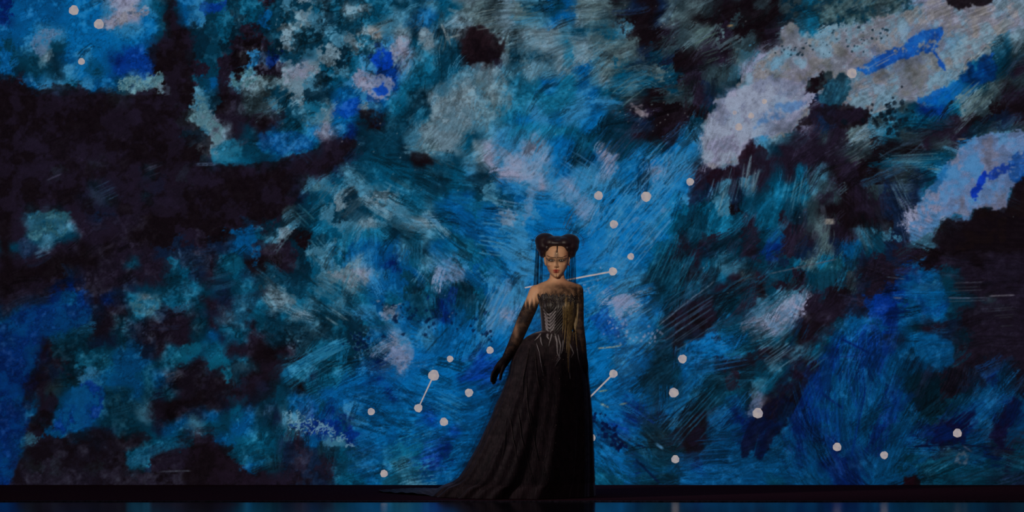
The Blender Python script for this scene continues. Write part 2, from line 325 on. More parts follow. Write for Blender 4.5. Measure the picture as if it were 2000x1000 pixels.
    poly([(1625,505),(1645,500),(1700,515),(1770,520),(1880,490),(2060,490),(2060,700),(1890,690),(1860,660),(1880,610),(1860,540),(1800,520),(1750,535),(1745,570),(1705,575),(1690,610),(1640,610),(1600,680),(1550,690),(1580,620),(1620,565)], ['P','K'], 6, .35, .3)
    poly([(1585,560),(1598,530),(1640,500),(1644,520),(1625,558),(1600,565)], [(14,62,78),(8,48,66)], 3, .85)
    poly([(1792,655),(1825,655),(1832,662),(1862,665),(1864,710),(1845,718),(1820,716),(1793,698)], [(4,74,128),(10,86,140)], 3, .8, soften=2)
    poly([(1752,540),(1790,530),(1830,525),(1850,570),(1855,600),(1840,615),(1800,610),(1790,590),(1755,575)], [(4,72,130),(10,84,140),(4,50,110)], 5, .6, .2, 3)
    poly([(1706,578),(1735,578),(1750,600),(1730,612),(1708,610)], (4,48,140), 4, .7, soften=2)
    # lower left shapes
    poly([(0,635),(20,615),(80,598),(140,595),(175,590),(180,610),(170,635),(120,650),(90,660),(78,690),(72,720),(45,735),(40,760),(60,830),(40,860),(40,890),(20,945),(-520,945),(-520,620)], [(2,46,116),(2,60,122),(2,32,92)], 5, .7, soften=3)
    poly([(140,760),(160,745),(200,750),(205,770),(198,812),(180,830),(150,845),(100,845),(115,805),(130,785)], [(4,72,140),(8,86,146),(2,48,138)], 4, .85, soften=2)
    poly([(62,845),(60,815),(80,800),(100,760),(110,790),(100,830),(80,842)], ['K',(26,18,34)], 4, .8, soften=3)
    poly([(75,695),(80,655),(95,665),(100,700),(70,760),(60,800),(40,790),(60,740)], [(16,14,40),'K'], 4, .6, soften=3)
    poly([(20,952),(30,925),(45,885),(75,868),(130,850),(175,845),(210,840),(240,860),(262,850),(280,840),(300,855),(250,880),(240,885),(248,912),(290,925),(360,918),(370,950)], [(24,20,32),'K',(34,30,44)], 5, .72, soften=3)
    poly([(375,868),(420,865),(428,885),(450,895),(475,915),(500,935),(510,952),(360,952),(362,900)], ['K',(22,14,24)], 5, .8, soften=3)
    poly([(245,908),(250,890),(280,872),(330,862),(370,865),(340,875),(300,890),(290,905),(262,916)], [(8,64,96),(20,84,116)], 4, .75, soften=3)
    poly([(500,925),(580,920),(640,905),(660,948),(500,952)], ['K','P','N'], 5, .6, soften=3)
    poly([(500,700),(545,705),(560,720),(545,750),(530,775),(500,790),(420,800),(350,775),(340,745),(400,715)], ['K','P'], 6, .55, soften=4)
    poly([(478,570),(530,560),(500,600),(480,640),(430,640),(370,610),(420,600)], ['P','N'], 6, .35, soften=4)
    # broad strokes lower left centre
    for k in range(4): stroke(546+k*5, 744-k*4, 672+k*5, 668-k*1, 22, [(8,84,126),(20,100,140),(4,66,108),(40,112,142)][k], .6, -6, .35)
    stroke(676, 668, 668, 716, 28, (10,84,124), .6, 3, .4)
    stroke(620, 780, 850, 690, 40, (2,76,140), .35, 12, .4)
    # pale lace-like crusts
    poly([(205,60),(215,35),(240,15),(275,8),(296,16),(290,28),(265,35),(250,42),(225,52)], [(122,124,146),(128,128,140)], 4, .85, .42)
    poly([(60,85),(70,65),(105,55),(125,62),(100,80),(90,95),(78,115)], (88,112,146), 4, .7, .55)
    poly([(228,160),(245,150),(280,155),(310,145),(318,158),(300,172),(270,178),(235,180)], (74,118,132), 4, .85, .55)
    poly([(376,195),(384,180),(398,190),(405,215),(425,240),(440,252),(435,270),(415,285),(418,262),(400,250),(372,240),(365,230),(378,220)], [(86,124,136),(70,110,124)], 3, .9, .4)
    poly([(412,290),(450,270),(475,280),(470,310),(440,322),(414,322)], [(16,92,124),(30,104,134)], 3, .8, .1, 2)
    poly([(452,155),(478,135),(500,140),(505,158),(480,170),(458,168)], (70,116,128), 3, .85, .5)
    poly([(555,140),(580,122),(610,120),(625,135),(600,150),(575,160),(560,165)], [(116,122,140),(92,118,134)], 4, .75, .4)
    poly([(690,145),(705,130),(720,150),(745,145),(765,150),(770,170),(760,190),(740,195),(710,180),(695,165)], [(126,126,152),(110,124,156)], 4, .85, .2)
    poly([(765,90),(780,70),(790,68),(790,90),(782,115),(772,135),(762,120)], [(124,126,146),(100,122,146)], 4, .85, .2)
    poly([(733,105),(750,98),(766,100),(768,128),(750,142),(738,130),(725,120)], (2,56,168), 4, .95, .15)
    poly([(730,172),(745,162),(752,172),(758,180),(742,188)], (2,60,166), 3, .9)
    poly([(658,218),(680,195),(700,188),(697,205),(690,225),(675,232),(662,230)], (4,66,160), 3, .85, soften=2)
    poly([(700,215),(722,212),(735,225),(750,245),(730,250),(700,245)], ['K','N'], 4, .8, .3, 2)
    poly([(816,60),(830,52),(845,65),(850,90),(835,100),(818,92)], [(104,124,138),(70,110,130)], 3, .75, .35)
    poly([(610,255),(640,250),(655,258),(640,268),(618,268)], (112,122,146), 4, .7, .4)
    poly([(500,262),(540,256),(590,258),(620,275),(610,295),(560,302),(510,300)], [(4,80,134),(10,98,150),(4,60,120)], 4, .6, soften=2)
    poly([(835,245),(846,215),(858,165),(895,140),(930,125),(960,122),(985,140),(1000,180),(1000,215),(960,235),(950,255),(905,262),(860,262)], [(90,118,134),(70,108,128),(104,122,132)], 5, .45, .15)
    poly([(960,310),(940,290),(970,280),(990,290),(1005,310),(1060,320),(1080,335),(1050,345),(1010,340),(985,330)], [(104,122,150),(120,126,150)], 6, .55, .35)
    poly([(1025,160),(1010,90),(1030,60),(1080,50),(1120,80),(1160,100),(1150,120),(1100,125),(1060,140)], [(94,116,126),(70,106,124)], 6, .5, .25)
    poly([(1120,20),(1160,5),(1200,10),(1230,30),(1250,80),(1260,110),(1230,130),(1190,110),(1150,70)], [(70,92,98),(38,62,72)], 6, .45, .45)
    poly([(58,430),(72,415),(120,412),(140,420),(130,455),(120,465),(95,460),(70,470),(55,455)], [(44,86,98),(26,66,84)], 4, .8, .3, 2)
    poly([(30,468),(60,465),(62,490),(50,512),(40,500)], (28,44,74), 3, .7, .2, 2)
    poly([(250,600),(275,585),(310,580),(312,600),(290,618),(262,615)], [(8,90,128),(70,116,132)], 4, .7, .25, 2)
    poly([(415,690),(460,640),(500,600),(510,560),(520,640),(470,642)], (4,84,116), 6, .4, .3, 3)
    poly([(330,705),(360,675),(385,672),(390,690),(360,712),(338,715)], (8,84,112), 4, .8, .1)
    poly([(402,710),(430,688),(450,710),(458,735),(448,748),(430,720),(415,725)], (6,84,112), 4, .8, .1)
    poly([(555,810),(580,800),(600,815),(650,832),(672,860),(690,875),(660,868),(640,850),(600,845),(570,835)], (84,128,152), 4, .85, 0, 0, 2.6)
    poly([(565,830),(625,820),(690,830),(700,850),(680,868),(640,850),(600,845)], (2,32,110), 5, .7, .35)
    poly([(745,700),(770,675),(800,668),(812,690),(805,710),(780,728),(765,712)], [(110,122,156),(88,118,156)], 4, .75, .28)
    poly([(745,610),(760,602),(778,610),(776,625),(755,626)], (104,122,148), 4, .7, .35)
    poly([(640,530),(700,540),(715,520),(722,548),(700,558),(660,550)], (104,120,136), 5, .75, .3)
    poly([(535,570),(560,570),(580,595),(560,592)], (88,114,130), 4, .7, .3)
    poly([(950,610),(975,560),(998,540),(1000,600),(985,650),(960,660),(945,640)], [(76,118,160),(40,110,165)], 5, .6, .4)
    poly([(855,510),(875,500),(895,515),(905,545),(870,548),(860,555)], (84,118,158), 5, .6, .35)
    poly([(1190,590),(1225,570),(1240,590),(1230,620),(1215,640),(1200,610)], (112,124,158), 5, .75, .5)
    poly([(1500,640),(1525,590),(1560,572),(1568,580),(1560,620),(1550,640),(1520,650)], [(112,124,150),(80,112,144)], 3, .85, .38)
    poly([(1452,812),(1470,785),(1483,756),(1495,748),(1485,785),(1470,815)], (90,112,150), 3, .8, .35)
    poly([(1148,622),(1185,602),(1200,625),(1212,658),(1178,652),(1165,640)], (4,58,128), 3, .75, .1)
    poly([(552,808),(578,800),(602,812),(640,828),(672,852),(694,874),(672,872),(640,856),(600,848),(566,836)], (92,132,154), 4, .9, 0, 0, 2.8)
    poly([(228,158),(250,148),(285,152),(312,143),(320,158),(300,174),(268,180),(232,182)], (92,130,140), 4, .8, 0, 0, 2.4)
    poly([(680,655),(720,645),(745,660),(740,690),(700,695),(678,680)], (60,110,146), 5, .5, 0, 0, 2.4)
    poly([(1492,792),(1520,772),(1502,828),(1486,850),(1474,876),(1450,897),(1449,870),(1462,840),(1478,812)], [(10,14,42),(4,20,60)], 3, .85)
    poly([(1528,770),(1546,788),(1536,832),(1516,850),(1500,880),(1483,902),(1477,896),(1488,860),(1505,824)], [(10,14,42),(4,20,60)], 3, .85)
    poly([(1566,690),(1592,715),(1560,782),(1545,820),(1500,826),(1482,808),(1502,768),(1535,722)], [(18,14,36),'K',(6,30,60)], 5, .6, .25, 2)
    poly([(1790,872),(1822,858),(1828,838),(1842,822),(1880,808),(1905,800),(1896,832),(1880,868),(1850,866)], [(12,10,48),(4,22,76)], 4, .75, 0, 2)
    poly([(1935,850),(1960,800),(1985,770),(1996,788),(1972,840),(1956,874)], [(14,10,42),(6,18,60)], 4, .8, 0, 2)
    poly([(1758,949),(1768,934),(1784,927),(1798,938),(1802,952),(1756,952)], ['K',(26,8,16)], 3, .95, 0, 2)
    poly([(1862,905),(1868,892),(1880,884),(1892,896),(1890,906)], (80,98,120), 3, .8, .2)
    poly([(430,522),(440,502),(470,498),(473,525),(456,536)], (8,72,98), 4, .7, .15, 2)
    poly([(1095,372),(1120,365),(1150,385),(1156,410),(1140,436),(1125,415),(1110,395)], (92,126,166), 6, .6, .3)
    poly([(974,412),(1000,402),(1016,420),(1000,446),(980,438)], (116,126,148), 6, .65, .35)
    poly([(1035,345),(1055,350),(1046,380),(1036,420),(1024,442),(1022,400)], (92,124,160), 6, .6, .38)
    poly([(1270,328),(1286,325),(1285,350),(1272,356)], (104,124,160), 4, .7, .3)
    poly([(1178,320),(1192,298),(1206,300),(1208,325),(1198,345),(1186,340)], (108,120,150), 4, .7, .3)
    poly([(1250,385),(1240,400),(1255,402),(1265,392)], (100,124,160), 4, .5, .4)
    poly([(1236,425),(1250,418),(1258,430),(1244,440)], (90,124,164), 4, .6, .4)
    poly([(1290,410),(1300,395),(1302,412),(1294,420)], (84,120,160), 3, .6, .4)
    poly([(585,355),(600,362),(625,355),(622,372),(600,378)], (70,112,128), 4, .6, .4)
    for q in [(1560,640,1535,690,3,(8,30,56)),(1600,765,1650,800,5,(4,34,96)),(1780,873,1870,868,3,(6,14,50)),(1870,868,1992,880,3,(8,14,44)),(1640,660,1700,690,4,(2,24,84)),(1690,760,1660,900,4,(2,40,112)),(1630,760,1640,880,4,(4,72,140))]:
        stroke(*q, .8, 0, .15)
    # ---- fine scratches and bristle combs
    def comb(x, y, ang, n, gap, ln, col, alpha=.55, bend=0.):
        a = math.radians(ang); ux, uy = math.cos(a), -math.sin(a)
        for i in range(n):
            o = (i-n/2)*gap+rr.gauss(0, gap*.35); l = ln*rr.uniform(.5, 1.1); sx, sy = x-uy*o+rr.gauss(0, 4)*ux, y+ux*o+rr.gauss(0, 4)*uy
            stroke(sx-ux*l/2, sy-uy*l/2, sx+ux*l/2, sy+uy*l/2, rr.uniform(1.6, 3.), col, alpha*rr.uniform(.5, 1.1), bend, .15)
    for a in [(1250,420,52,14,9,130,(80,128,165)),(1180,300,50,10,8,90,(12,66,110)),(1300,330,48,12,8,120,(70,124,165)),(1120,350,-35,10,8,80,(70,124,170)),(1230,480,50,10,8,110,(70,124,170)),
              (1200,640,-60,14,5,44,(20,90,150)),(1465,345,82,7,5,60,(90,112,124)),(1420,365,75,9,6,60,(70,112,136)),(1555,375,78,10,5,60,(66,118,140)),(1590,350,60,6,5,40,(60,104,116)),
              (1790,318,3,7,4,100,(64,104,120)),(1260,158,-8,9,5,90,(70,98,110),.5,-10),(1230,180,40,8,5,60,(70,98,106)),(1380,72,28,7,4,60,(74,100,92)),(1390,110,20,5,4,40,(64,88,84)),
              (1435,140,85,8,6,60,(40,66,76)),(1455,105,50,6,5,40,(50,80,90)),(1310,520,66,12,6,110,(20,84,110)),(1340,600,32,8,8,130,(40,72,100)),(1350,640,34,6,7,130,(50,76,100)),
              (1410,690,10,10,7,90,(20,90,150)),(1345,700,82,8,6,60,(12,84,150)),(1360,790,48,12,8,110,(20,84,120)),(1330,830,50,8,7,80,(30,90,130)),(1610,460,76,6,4,80,(80,104,108),.5,6),
              (1685,470,-65,5,5,60,(50,72,86)),(1760,380,-62,5,6,90,(56,80,94)),(1890,575,2,5,9,100,(70,76,90)),(1520,690,35,12,5,60,(80,116,140)),(1590,700,40,9,5,50,(40,96,130)),
              (1560,640,62,10,5,50,(10,50,86)),(1640,830,84,12,9,120,(4,66,150)),(1580,790,-75,8,8,90,(6,76,140)),(900,440,-35,10,7,70,(6,86,140)),(820,390,-32,9,6,70,(20,90,124)),
              (590,425,-45,6,6,50,(40,90,108)),(620,490,-50,7,6,50,(60,110,130)),(960,470,-8,10,7,60,(70,128,160)),(985,420,-10,8,6,50,(96,124,150)),(640,560,-30,8,6,70,(70,112,130)),
              (690,560,70,9,6,60,(44,100,124)),(660,620,-35,6,5,50,(84,114,128)),(840,520,-40,8,5,50,(70,116,150)),(975,600,65,10,6,80,(90,126,156)),(630,700,32,8,6,100,(40,104,136)),
              (880,790,-25,9,5,70,(50,118,160)),(820,860,25,9,7,60,(20,100,150)),(1180,890,-35,10,8,80,(10,90,140)),(1400,900,4,9,9,110,(10,84,150)),(1900,810,40,7,8,90,(8,80,130)),
              (560,170,30,8,5,40,(90,112,124)),(540,210,30,6,5,40,(86,104,112)),(790,130,60,8,5,50,(90,118,130)),(1030,40,15,10,5,60,(76,100,104)),(1150,20,10,10,4,60,(84,104,108)),
              (950,40,12,9,5,60,(100,116,118)),(1180,140,55,9,5,50,(92,112,118)),(1700,70,18,8,5,60,(104,120,128)),(1730,130,28,8,5,70,(110,124,150)),(1630,180,70,10,4,50,(8,38,58)),(1900,190,42,9,5,70,(90,112,112)),
              (1670,310,30,6,4,40,(70,90,90)),(1680,270,35,8,5,50,(100,114,116)),(1960,620,4,5,8,60,(52,54,62)),(860,80,75,6,5,40,(96,120,130)),(300,330,20,5,5,40,(40,40,58)),(210,375,25,7,4,36,(40,60,84)),
              (1060,500,85,8,4,30,(60,120,160)),(1150,560,15,8,6,70,(60,124,170)),(1240,600,30,8,6,60,(70,120,160))]:
        comb(*a)
    # ---- drips, scratches, specks the eye catches
    for q in [(1415,370,1402,418,3,(78,108,122)),(1468,300,1455,372,4,(84,104,116)),(1484,330,1470,380,4,(70,92,104)),(1500,535,1640,505,2.5,(60,70,84)),(1280,640,1400,545,2.5,(70,90,110)),
              (590,45,586,54,3,(120,122,124)),(600,22,612,10,5,(90,112,120)),(1730,540,1770,545,2,(70,80,100)),(1745,582,1762,583,3,(110,112,130)),(1930,579,1985,577,3,(96,92,104)),(1850,582,1900,583,2.5,(80,96,124)),
              (1610,432,1632,432,10,(128,124,118)),(1808,330,1840,332,3,(60,80,90)),(1420,50,1432,49,4,(140,112,76)),(1870,272,1888,271,3,(110,104,100)),(1600,700,1720,690,1.8,(4,30,90)),
              (1475,818,1450,884,16,(8,16,50)),(1500,818,1480,900,18,(8,16,52)),(1490,815,1468,850,14,(10,22,60)),(1165,680,1200,677,3,(130,134,120)),(1195,678,1215,674,3,(120,130,120)),
              (380,322,425,321,6,(54,66,90)),(90,353,122,339,3,(56,54,74)),(310,921,375,919,3,(56,58,70)),(1240,868,1262,875,4,(4,20,50)),(1240,895,1290,945,5,(2,18,50)),
              (1130,800,1150,795,2,(140,140,110)),(1168,765,1186,762,3,(124,134,110)),(1172,788,1190,796,4,(120,132,120)),(1210,790,1226,787,3,(120,132,120)),(880,90,872,60,3,(100,120,130)),
              (862,45,875,82,4,(110,122,128)),(875,75,900,68,4,(104,118,124)),(1880,870,1900,884,3,(70,80,110)),(1280,866,1296,878,5,(70,120,160)),(1240,213,1262,228,10,(120,112,120))]:
        stroke(*q, .8, 0, .2)
    poly([(1230,202),(1240,210),(1262,208),(1270,224),(1250,230),(1236,220)], (120,112,122), 4, .7, .55)
    rs = lambda cx, cy, sx, sy, n, a, b_: [(rr.gauss(cx, sx), rr.gauss(cy, sy), rr.uniform(a, b_)) for _ in range(n)]
    dots(rs(850,620,45,12,40,1.4,4)+rs(705,670,22,14,34,1.4,4)+rs(950,652,14,8,14,1.6,4)+rs(790,605,22,8,12,1.4,3), (2,24,56), .75)
    for i in range(46):
        t_ = rr.random(); dots([(1165+t_*55+rr.gauss(0, 8), 815+t_*62+rr.gauss(0, 9), rr.uniform(1.6, 4.4))], (2,16,54), .85)
    poly([(1200,868),(1215,866),(1222,875),(1212,880)], (2,12,44), 3, .95)
    dots(rs(1555,100,20,8,20,1,3)+rs(1640,85,40,14,26,.9,2.2)+rs(1700,60,30,10,16,1,3), (18,40,54), .8)
    dots(rs(1740,225,26,18,60,1.5,5), (8,18,28), .7)
    dots(rs(1300,75,60,50,30,.7,1.3)+rs(1280,225,50,15,24,.7,1.3)+rs(660,230,40,30,12,.8,1.5), (110,112,116), .6)
    dots(rs(1100,330,200,90,50,.8,1.5)+rs(900,640,200,120,30,.8,1.4)+rs(1500,420,220,120,20,.8,1.3), (110,126,136), .55)
    dots(rs(1155,560,20,14,16,.9,2.4)+rs(1205,630,14,20,18,1,2.6)+rs(1255,655,20,12,26,1,3), (126,132,160), .6)
    # ---- grain of the paint: bristle marks along the brush direction, veins where it dried
    def onoise(ang, l, w):
        ca, sa = math.cos(ang), math.sin(ang)
        u, v = (X*ca-Y*sa)/l, (X*sa+Y*ca)/w
        R = rng.uniform(-1, 1, (512, 512)).astype(np.float32)
        iu, iv = np.floor(u).astype(int), np.floor(v).astype(int); fu, fv = u-iu, v-iv
        fu = fu*fu*(3-2*fu); fv = fv*fv*(3-2*fv)
        i0, i1, j0, j1 = iu & 511, (iu+1) & 511, iv & 511, (iv+1) & 511
        return (R[j0, i0]*(1-fu)+R[j0, i1]*fu)*(1-fv)+(R[j1, i0]*(1-fu)+R[j1, i1]*fu)*fv
    # smooth direction field from the anchors (doubled angle), on a coarse lattice
    gx, gy = np.meshgrid(np.arange(CX0, CX1+40, 40), np.arange(CY0, CY1+40, 40))
    wsum = np.exp(-(((gx[..., None]-an[:, 0])**2+((gy[..., None]-an[:, 1])*1.2)**2)/(2*75.**2)))+1e-9
    a2 = np.radians(an[:, 2])*2
    cc, ss = (wsum*np.cos(a2)).sum(-1)/wsum.sum(-1), (wsum*np.sin(a2)).sum(-1)/wsum.sum(-1)
    up = lambda q: lerp_axis(lerp_axis(q.astype(np.float32), ys-CY0, 40., 0), xs-CX0, 40., 1)
    th = np.arctan2(up(ss), up(cc))*.5+n60*.35
    og = np.zeros(X.shape, np.float32); ow = og+1e-6
    for k in range(8):
        a_ = math.pi*k/8
        wk = np.clip(np.cos(2*(th-a_)), 0, 1)**6
        og += wk*(onoise(a_, 46, 3.2)*.75+onoise(a_, 26, 2.)*.5); ow += wk
    og = og/ow
    strokey = np.clip(.25+up(1-np.exp(-(np.maximum(gx-560, 0)/260)**2)).clip(0, 1)*.9+n60*.25, .15, 1.1)*np.clip(1-.7*region(620, 110, 250, 190), 0, 1)
    strokey *= np.clip(1-.75*region(1500, 190, 130, 120)-.75*region(1720, 110, 200, 90)-.75*region(1890, 350, 110, 100)-.5*region(950, 190, 110, 90), .1, 1)
    A *= np.clip(1+.24*og*strokey, .3, 1.7)[..., None]
    ridge = np.clip(1-np.abs(n20+.4*n8)*2.6, 0, 1)**3
    cm = np.clip(region(1500, 190, 140, 130)+region(1740, 110, 240, 100)+region(1890, 350, 120, 110), 0, 1)
    A *= (1-.34*ridge*np.clip(.9-.5*strokey, 0, 1)*(1-.75*cm))[..., None]
    A *= (1+.16*n20*cm+.10*n60*cm)[..., None]
    ridge2 = np.clip(1-np.abs(n14)*3., 0, 1)**3*np.clip(.5+n60, 0, 1)
    A *= (1-.16*ridge2)[..., None]
    A += (np.clip(n20*.6+n8*.4-.25, 0, 1)*.16*np.clip(A.sum(-1)*1.6-.15, 0, 1)*(1.1-.6*strokey)*(1-.7*cm))[..., None]*np.array([.8, 1., 1.05], np.float32)
    A *= (1+.05*n8+.03*n3)[..., None]
    A *= (1-.24*np.clip(region(1700, 860, 420, 170)+region(100, 760, 330, 210)+region(1900, 620, 200, 160)*.6, 0, 1)+.07*region(1180, 430, 190, 200))[..., None]  # uneven backlight put into the paint: lower corners and right dimmer, centre brighter
    A = np.clip(A, .012, None); mxc = A.max(-1); A *= (np.where(mxc > .52, .52+.16*np.tanh((mxc-.52)/.16), mxc)/mxc)[..., None]
    return A

# ================================================================ the stage: floor, black platform, back wall
YB = 4800*CAMZ/(947-HORIZON)-16                      # depth of the painted cloth: its foot sits at row 947
YE = 4800*CAMZ/(978-HORIZON)-16                      # front edge of the black platform, row 978
def floor_material():
    m = bpy.data.materials.new('glossy_stage_floor'); m.use_nodes = True; N = m.node_tree.nodes; L = m.node_tree.links; b = N['Principled BSDF']
    tc = N.new('ShaderNodeTexCoord'); mp = N.new('ShaderNodeMapping'); mp.inputs['Scale'].default_value = (1.2, 9, 1); L.new(tc.outputs['Object'], mp.inputs[0])
    n = N.new('ShaderNodeTexNoise'); n.inputs['Scale'].default_value = 5; n.inputs['Detail'].default_value = 8; L.new(mp.outputs[0], n.inputs['Vector'])
    r = N.new('ShaderNodeValToRGB'); r.color_ramp.elements[0].position = .35; r.color_ramp.elements[1].position = .7
    r.color_ramp.elements[0].color = (.010, .012, .020, 1); r.color_ramp.elements[1].color = (.024, .026, .036, 1)
    L.new(n.outputs['Fac'], r.inputs[0]); L.new(r.outputs[0], b.inputs['Base Color'])
    mr = N.new('ShaderNodeMapRange'); mr.inputs['To Min'].default_value = .10; mr.inputs['To Max'].default_value = .2; L.new(n.outputs['Fac'], mr.inputs['Value']); L.new(mr.outputs[0], b.inputs['Roughness'])
    b.inputs['Specular IOR Level'].default_value = 1.0
    return m
M_FLOOR = floor_material()
M_MAT = mat('matte_black_cloth', (66, 42, 50), .95, 0., noise=(60, (84, 54, 64)))
M_WALL = mat('black_masking', (10, 8, 12), .95, 0., noise=(3, (16, 12, 18)))
M_EDGE = mat('worn_edge', (40, 36, 44), .6, .2, noise=(40, (90, 84, 96), (1, 1, 1)))
def boxm(name, x0, x1, y0, y1, z0, z1, m, parent=None, bev=0.):
    bm = bmesh.new(); bmesh.ops.create_cube(bm, size=1)
    for v in bm.verts: v.co = Vector((x0+(v.co.x+.5)*(x1-x0), y0+(v.co.y+.5)*(y1-y0), z0+(v.co.z+.5)*(z1-z0)))
    if bev: bmesh.ops.bevel(bm, geom=bm.edges[:], offset=bev, segments=2, affect='EDGES')
    me = bpy.data.meshes.new(name); bm.to_mesh(me); bm.free()
    return link(name, me, m, parent, False)
fl = boxm('floor', -9, 9, -14, YB+1.2, -.12, -.006, M_FLOOR); tag(fl, 'glossy dark stage floor reflecting the blue backdrop', 'floor', kind='structure')
wb = boxm('wall_back', -9, 9, YB+.9, YB+1.0, -.12, 6.5, M_WALL); tag(wb, 'black masking wall behind the painted backdrop', 'wall', kind='structure')
pf = boxm('stage_platform', -7, 7, YE, YB+.5, -.006, 0, M_MAT, None, .001)
tag(pf, 'low matte black platform running under the singer to the backdrop', 'platform', kind='thing')
eg = boxm('edge_strip', -7, 7, YE-.004, YE+.012, -.0058, .0008, M_EDGE, pf, .0006)

# ================================================================ the painted backdrop
def backdrop():
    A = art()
    def axis(lo, a, b, hi, fine, coarse):
        return np.concatenate([np.arange(lo, a, coarse), np.arange(a, b, fine), np.linspace(b, hi, max(2, int((hi-b)/coarse)+1))])
    gx = axis(CX0+2, -10, 2010, CX1-4, 1.62, 7.); gy = axis(CY0+2, -8, 947, 947.01, 1.62, 7.)[:-1]
    ix = np.clip(((gx-CX0)/CELL).astype(int), 0, CW-1); iy = np.clip(((gy-CY0)/CELL).astype(int), 0, CH-1)
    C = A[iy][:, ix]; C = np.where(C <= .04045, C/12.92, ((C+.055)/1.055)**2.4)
    k = (16+YB)/FPX; nx, ny = len(gx), len(gy)
    GX, GY = np.meshgrid((gx-1000)*k, CAMZ+(HORIZON-gy)*k)
    co = np.stack([GX, np.full_like(GX, YB), GY], -1).reshape(-1, 3).astype(np.float32)
    i = (np.arange(ny-1)[:, None]*nx+np.arange(nx-1)[None, :])
    f = np.stack([i+nx, i+nx+1, i+1, i], -1).reshape(-1).astype(np.int32); nf = len(f)//4
    me = bpy.data.meshes.new('painted_backdrop')
    me.vertices.add(len(co)); me.vertices.foreach_set('co', co.ravel())
    me.loops.add(len(f)); me.loops.foreach_set('vertex_index', f)
    me.polygons.add(nf); me.polygons.foreach_set('loop_start', np.arange(0, nf*4, 4, dtype=np.int32))
    me.update(calc_edges=True)
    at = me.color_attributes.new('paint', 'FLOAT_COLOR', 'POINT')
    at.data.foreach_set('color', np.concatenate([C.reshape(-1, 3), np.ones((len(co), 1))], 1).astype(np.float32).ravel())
    m = bpy.data.materials.new('backlit_painted_cloth'); m.use_nodes = True; N = m.node_tree.nodes; L = m.node_tree.links; b = N['Principled BSDF']
    a = N.new('ShaderNodeAttribute'); a.attribute_name = 'paint'
    tc = N.new('ShaderNodeTexCoord'); n = N.new('ShaderNodeTexNoise'); n.inputs['Scale'].default_value = 160; n.inputs['Detail'].default_value = 3; L.new(tc.outputs['Object'], n.inputs['Vector'])
    mr = N.new('ShaderNodeMapRange'); mr.inputs['From Min'].default_value = .25; mr.inputs['From Max'].default_value = .75; mr.inputs['To Min'].default_value = .82; mr.inputs['To Max'].default_value = 1.18
    L.new(n.outputs['Fac'], mr.inputs['Value'])
    mx = N.new('ShaderNodeMix'); mx.data_type = 'RGBA'; mx.blend_type = 'MULTIPLY'; mx.inputs[0].default_value = 1
    L.new(a.outputs['Color'], mx.inputs[6]); L.new(mr.outputs[0], mx.inputs[7])
    b.inputs['Base Color'].default_value = (.01, .01, .012, 1); b.inputs['Roughness'].default_value = .9; b.inputs['Specular IOR Level'].default_value = 0
    L.new(mx.outputs[2], b.inputs['Emission Color']); b.inputs['Emission Strength'].default_value = 1.0
    m.cycles.emission_sampling = 'NONE'
    o = link('painted_backdrop', me, m, None, False)
    tag(o, 'large back-lit cloth painted with swirling blue, white and black brushwork', 'backdrop', kind='thing')
    return o
drop = backdrop()
def star_material():
    m = bpy.data.materials.new('backlit_star'); m.use_nodes = True; N = m.node_tree.nodes; L = m.node_tree.links; b = N['Principled BSDF']
    tc = N.new('ShaderNodeTexCoord'); n = N.new('ShaderNodeTexNoise'); n.inputs['Scale'].default_value = 30; L.new(tc.outputs['Object'], n.inputs['Vector'])
    r = N.new('ShaderNodeValToRGB'); r.color_ramp.elements[0].color = (*lin((142, 138, 150)), 1); r.color_ramp.elements[1].color = (*lin((166, 156, 154)), 1)
    r.color_ramp.elements[0].position = .3; r.color_ramp.elements[1].position = .6
    L.new(n.outputs['Fac'], r.inputs[0]); L.new(r.outputs[0], b.inputs['Emission Color']); b.inputs['Emission Strength'].default_value = 1; b.inputs['Base Color'].default_value = (.05, .05, .05, 1); b.inputs['Roughness'].default_value = .9
    return m
M_STAR = star_material()
rs_ = random.Random(5)
def star(px, py, r):
    c = P(px, py, YB-.004); k = (16+YB)/FPX; n = 32; v = []; f = []
    ph = rs_.random()*6
    for d in (0, .004):
        for i in range(n):
            a = 2*math.pi*i/n; q = r*k*(1+.04*math.sin(3*a+ph)+.03*math.sin(7*a+2*ph)+rs_.uniform(-.02, .02))
            v.append((c.x+q*math.cos(a), c.y+d, c.z+q*math.sin(a)))
    f = [list(range(n))]+[[i, n+i, n+(i+1) % n, (i+1) % n] for i in range(n)]
    mesh('star', v, f, M_STAR, drop, False)
for s_ in [(144,20,9.5),(193,47,9.5),(159,120,6.5),(1664,143,9.5),(1443,248,7.2),(1467,226,5.8),(1435,220,4),(1493,198,5),(1348,355,7.4),(1169,382,8.5),(1262,384,9.8),
           (1199,438,8),(1232,501,6.5),(1197,530,8),(957,684,7),(879,701,6.3),(847,733,10.5),(916,767,8),(817,797,8),(867,824,8),(725,804,7),(750,925,7.3),
           (1333,701,8.4),(1198,730,8),(1316,767,9.3),(1480,807,10),(1319,897,7.8),(1635,873,8.2),(1727,889,7.5),(1870,846,8.5),(1156,855,7)]:
    star(*s_)
def star_line(x0, y0, x1, y1, w):
    a, b = P(x0, y0, YB-.003), P(x1, y1, YB-.003); d = (b-a).normalized(); n = Vector((-d.z, 0, d.x))*w*(16+YB)/FPX/2; e = Vector((0, .003, 0))
    v = [a+n, a-n, b-n*.8, b+n*.8]; v += [p+e for p in v]
    mesh('constellation_line', v, [[0,1,2,3],[4,7,6,5],[0,4,5,1],[1,5,6,2],[2,6,7,3],[3,7,4,0]], M_STAR, drop, False)
star_line(847, 733, 817, 797, 3); star_line(1197, 530, 1025, 562, 3.2); star_line(1198, 730, 1120, 808, 3.2)

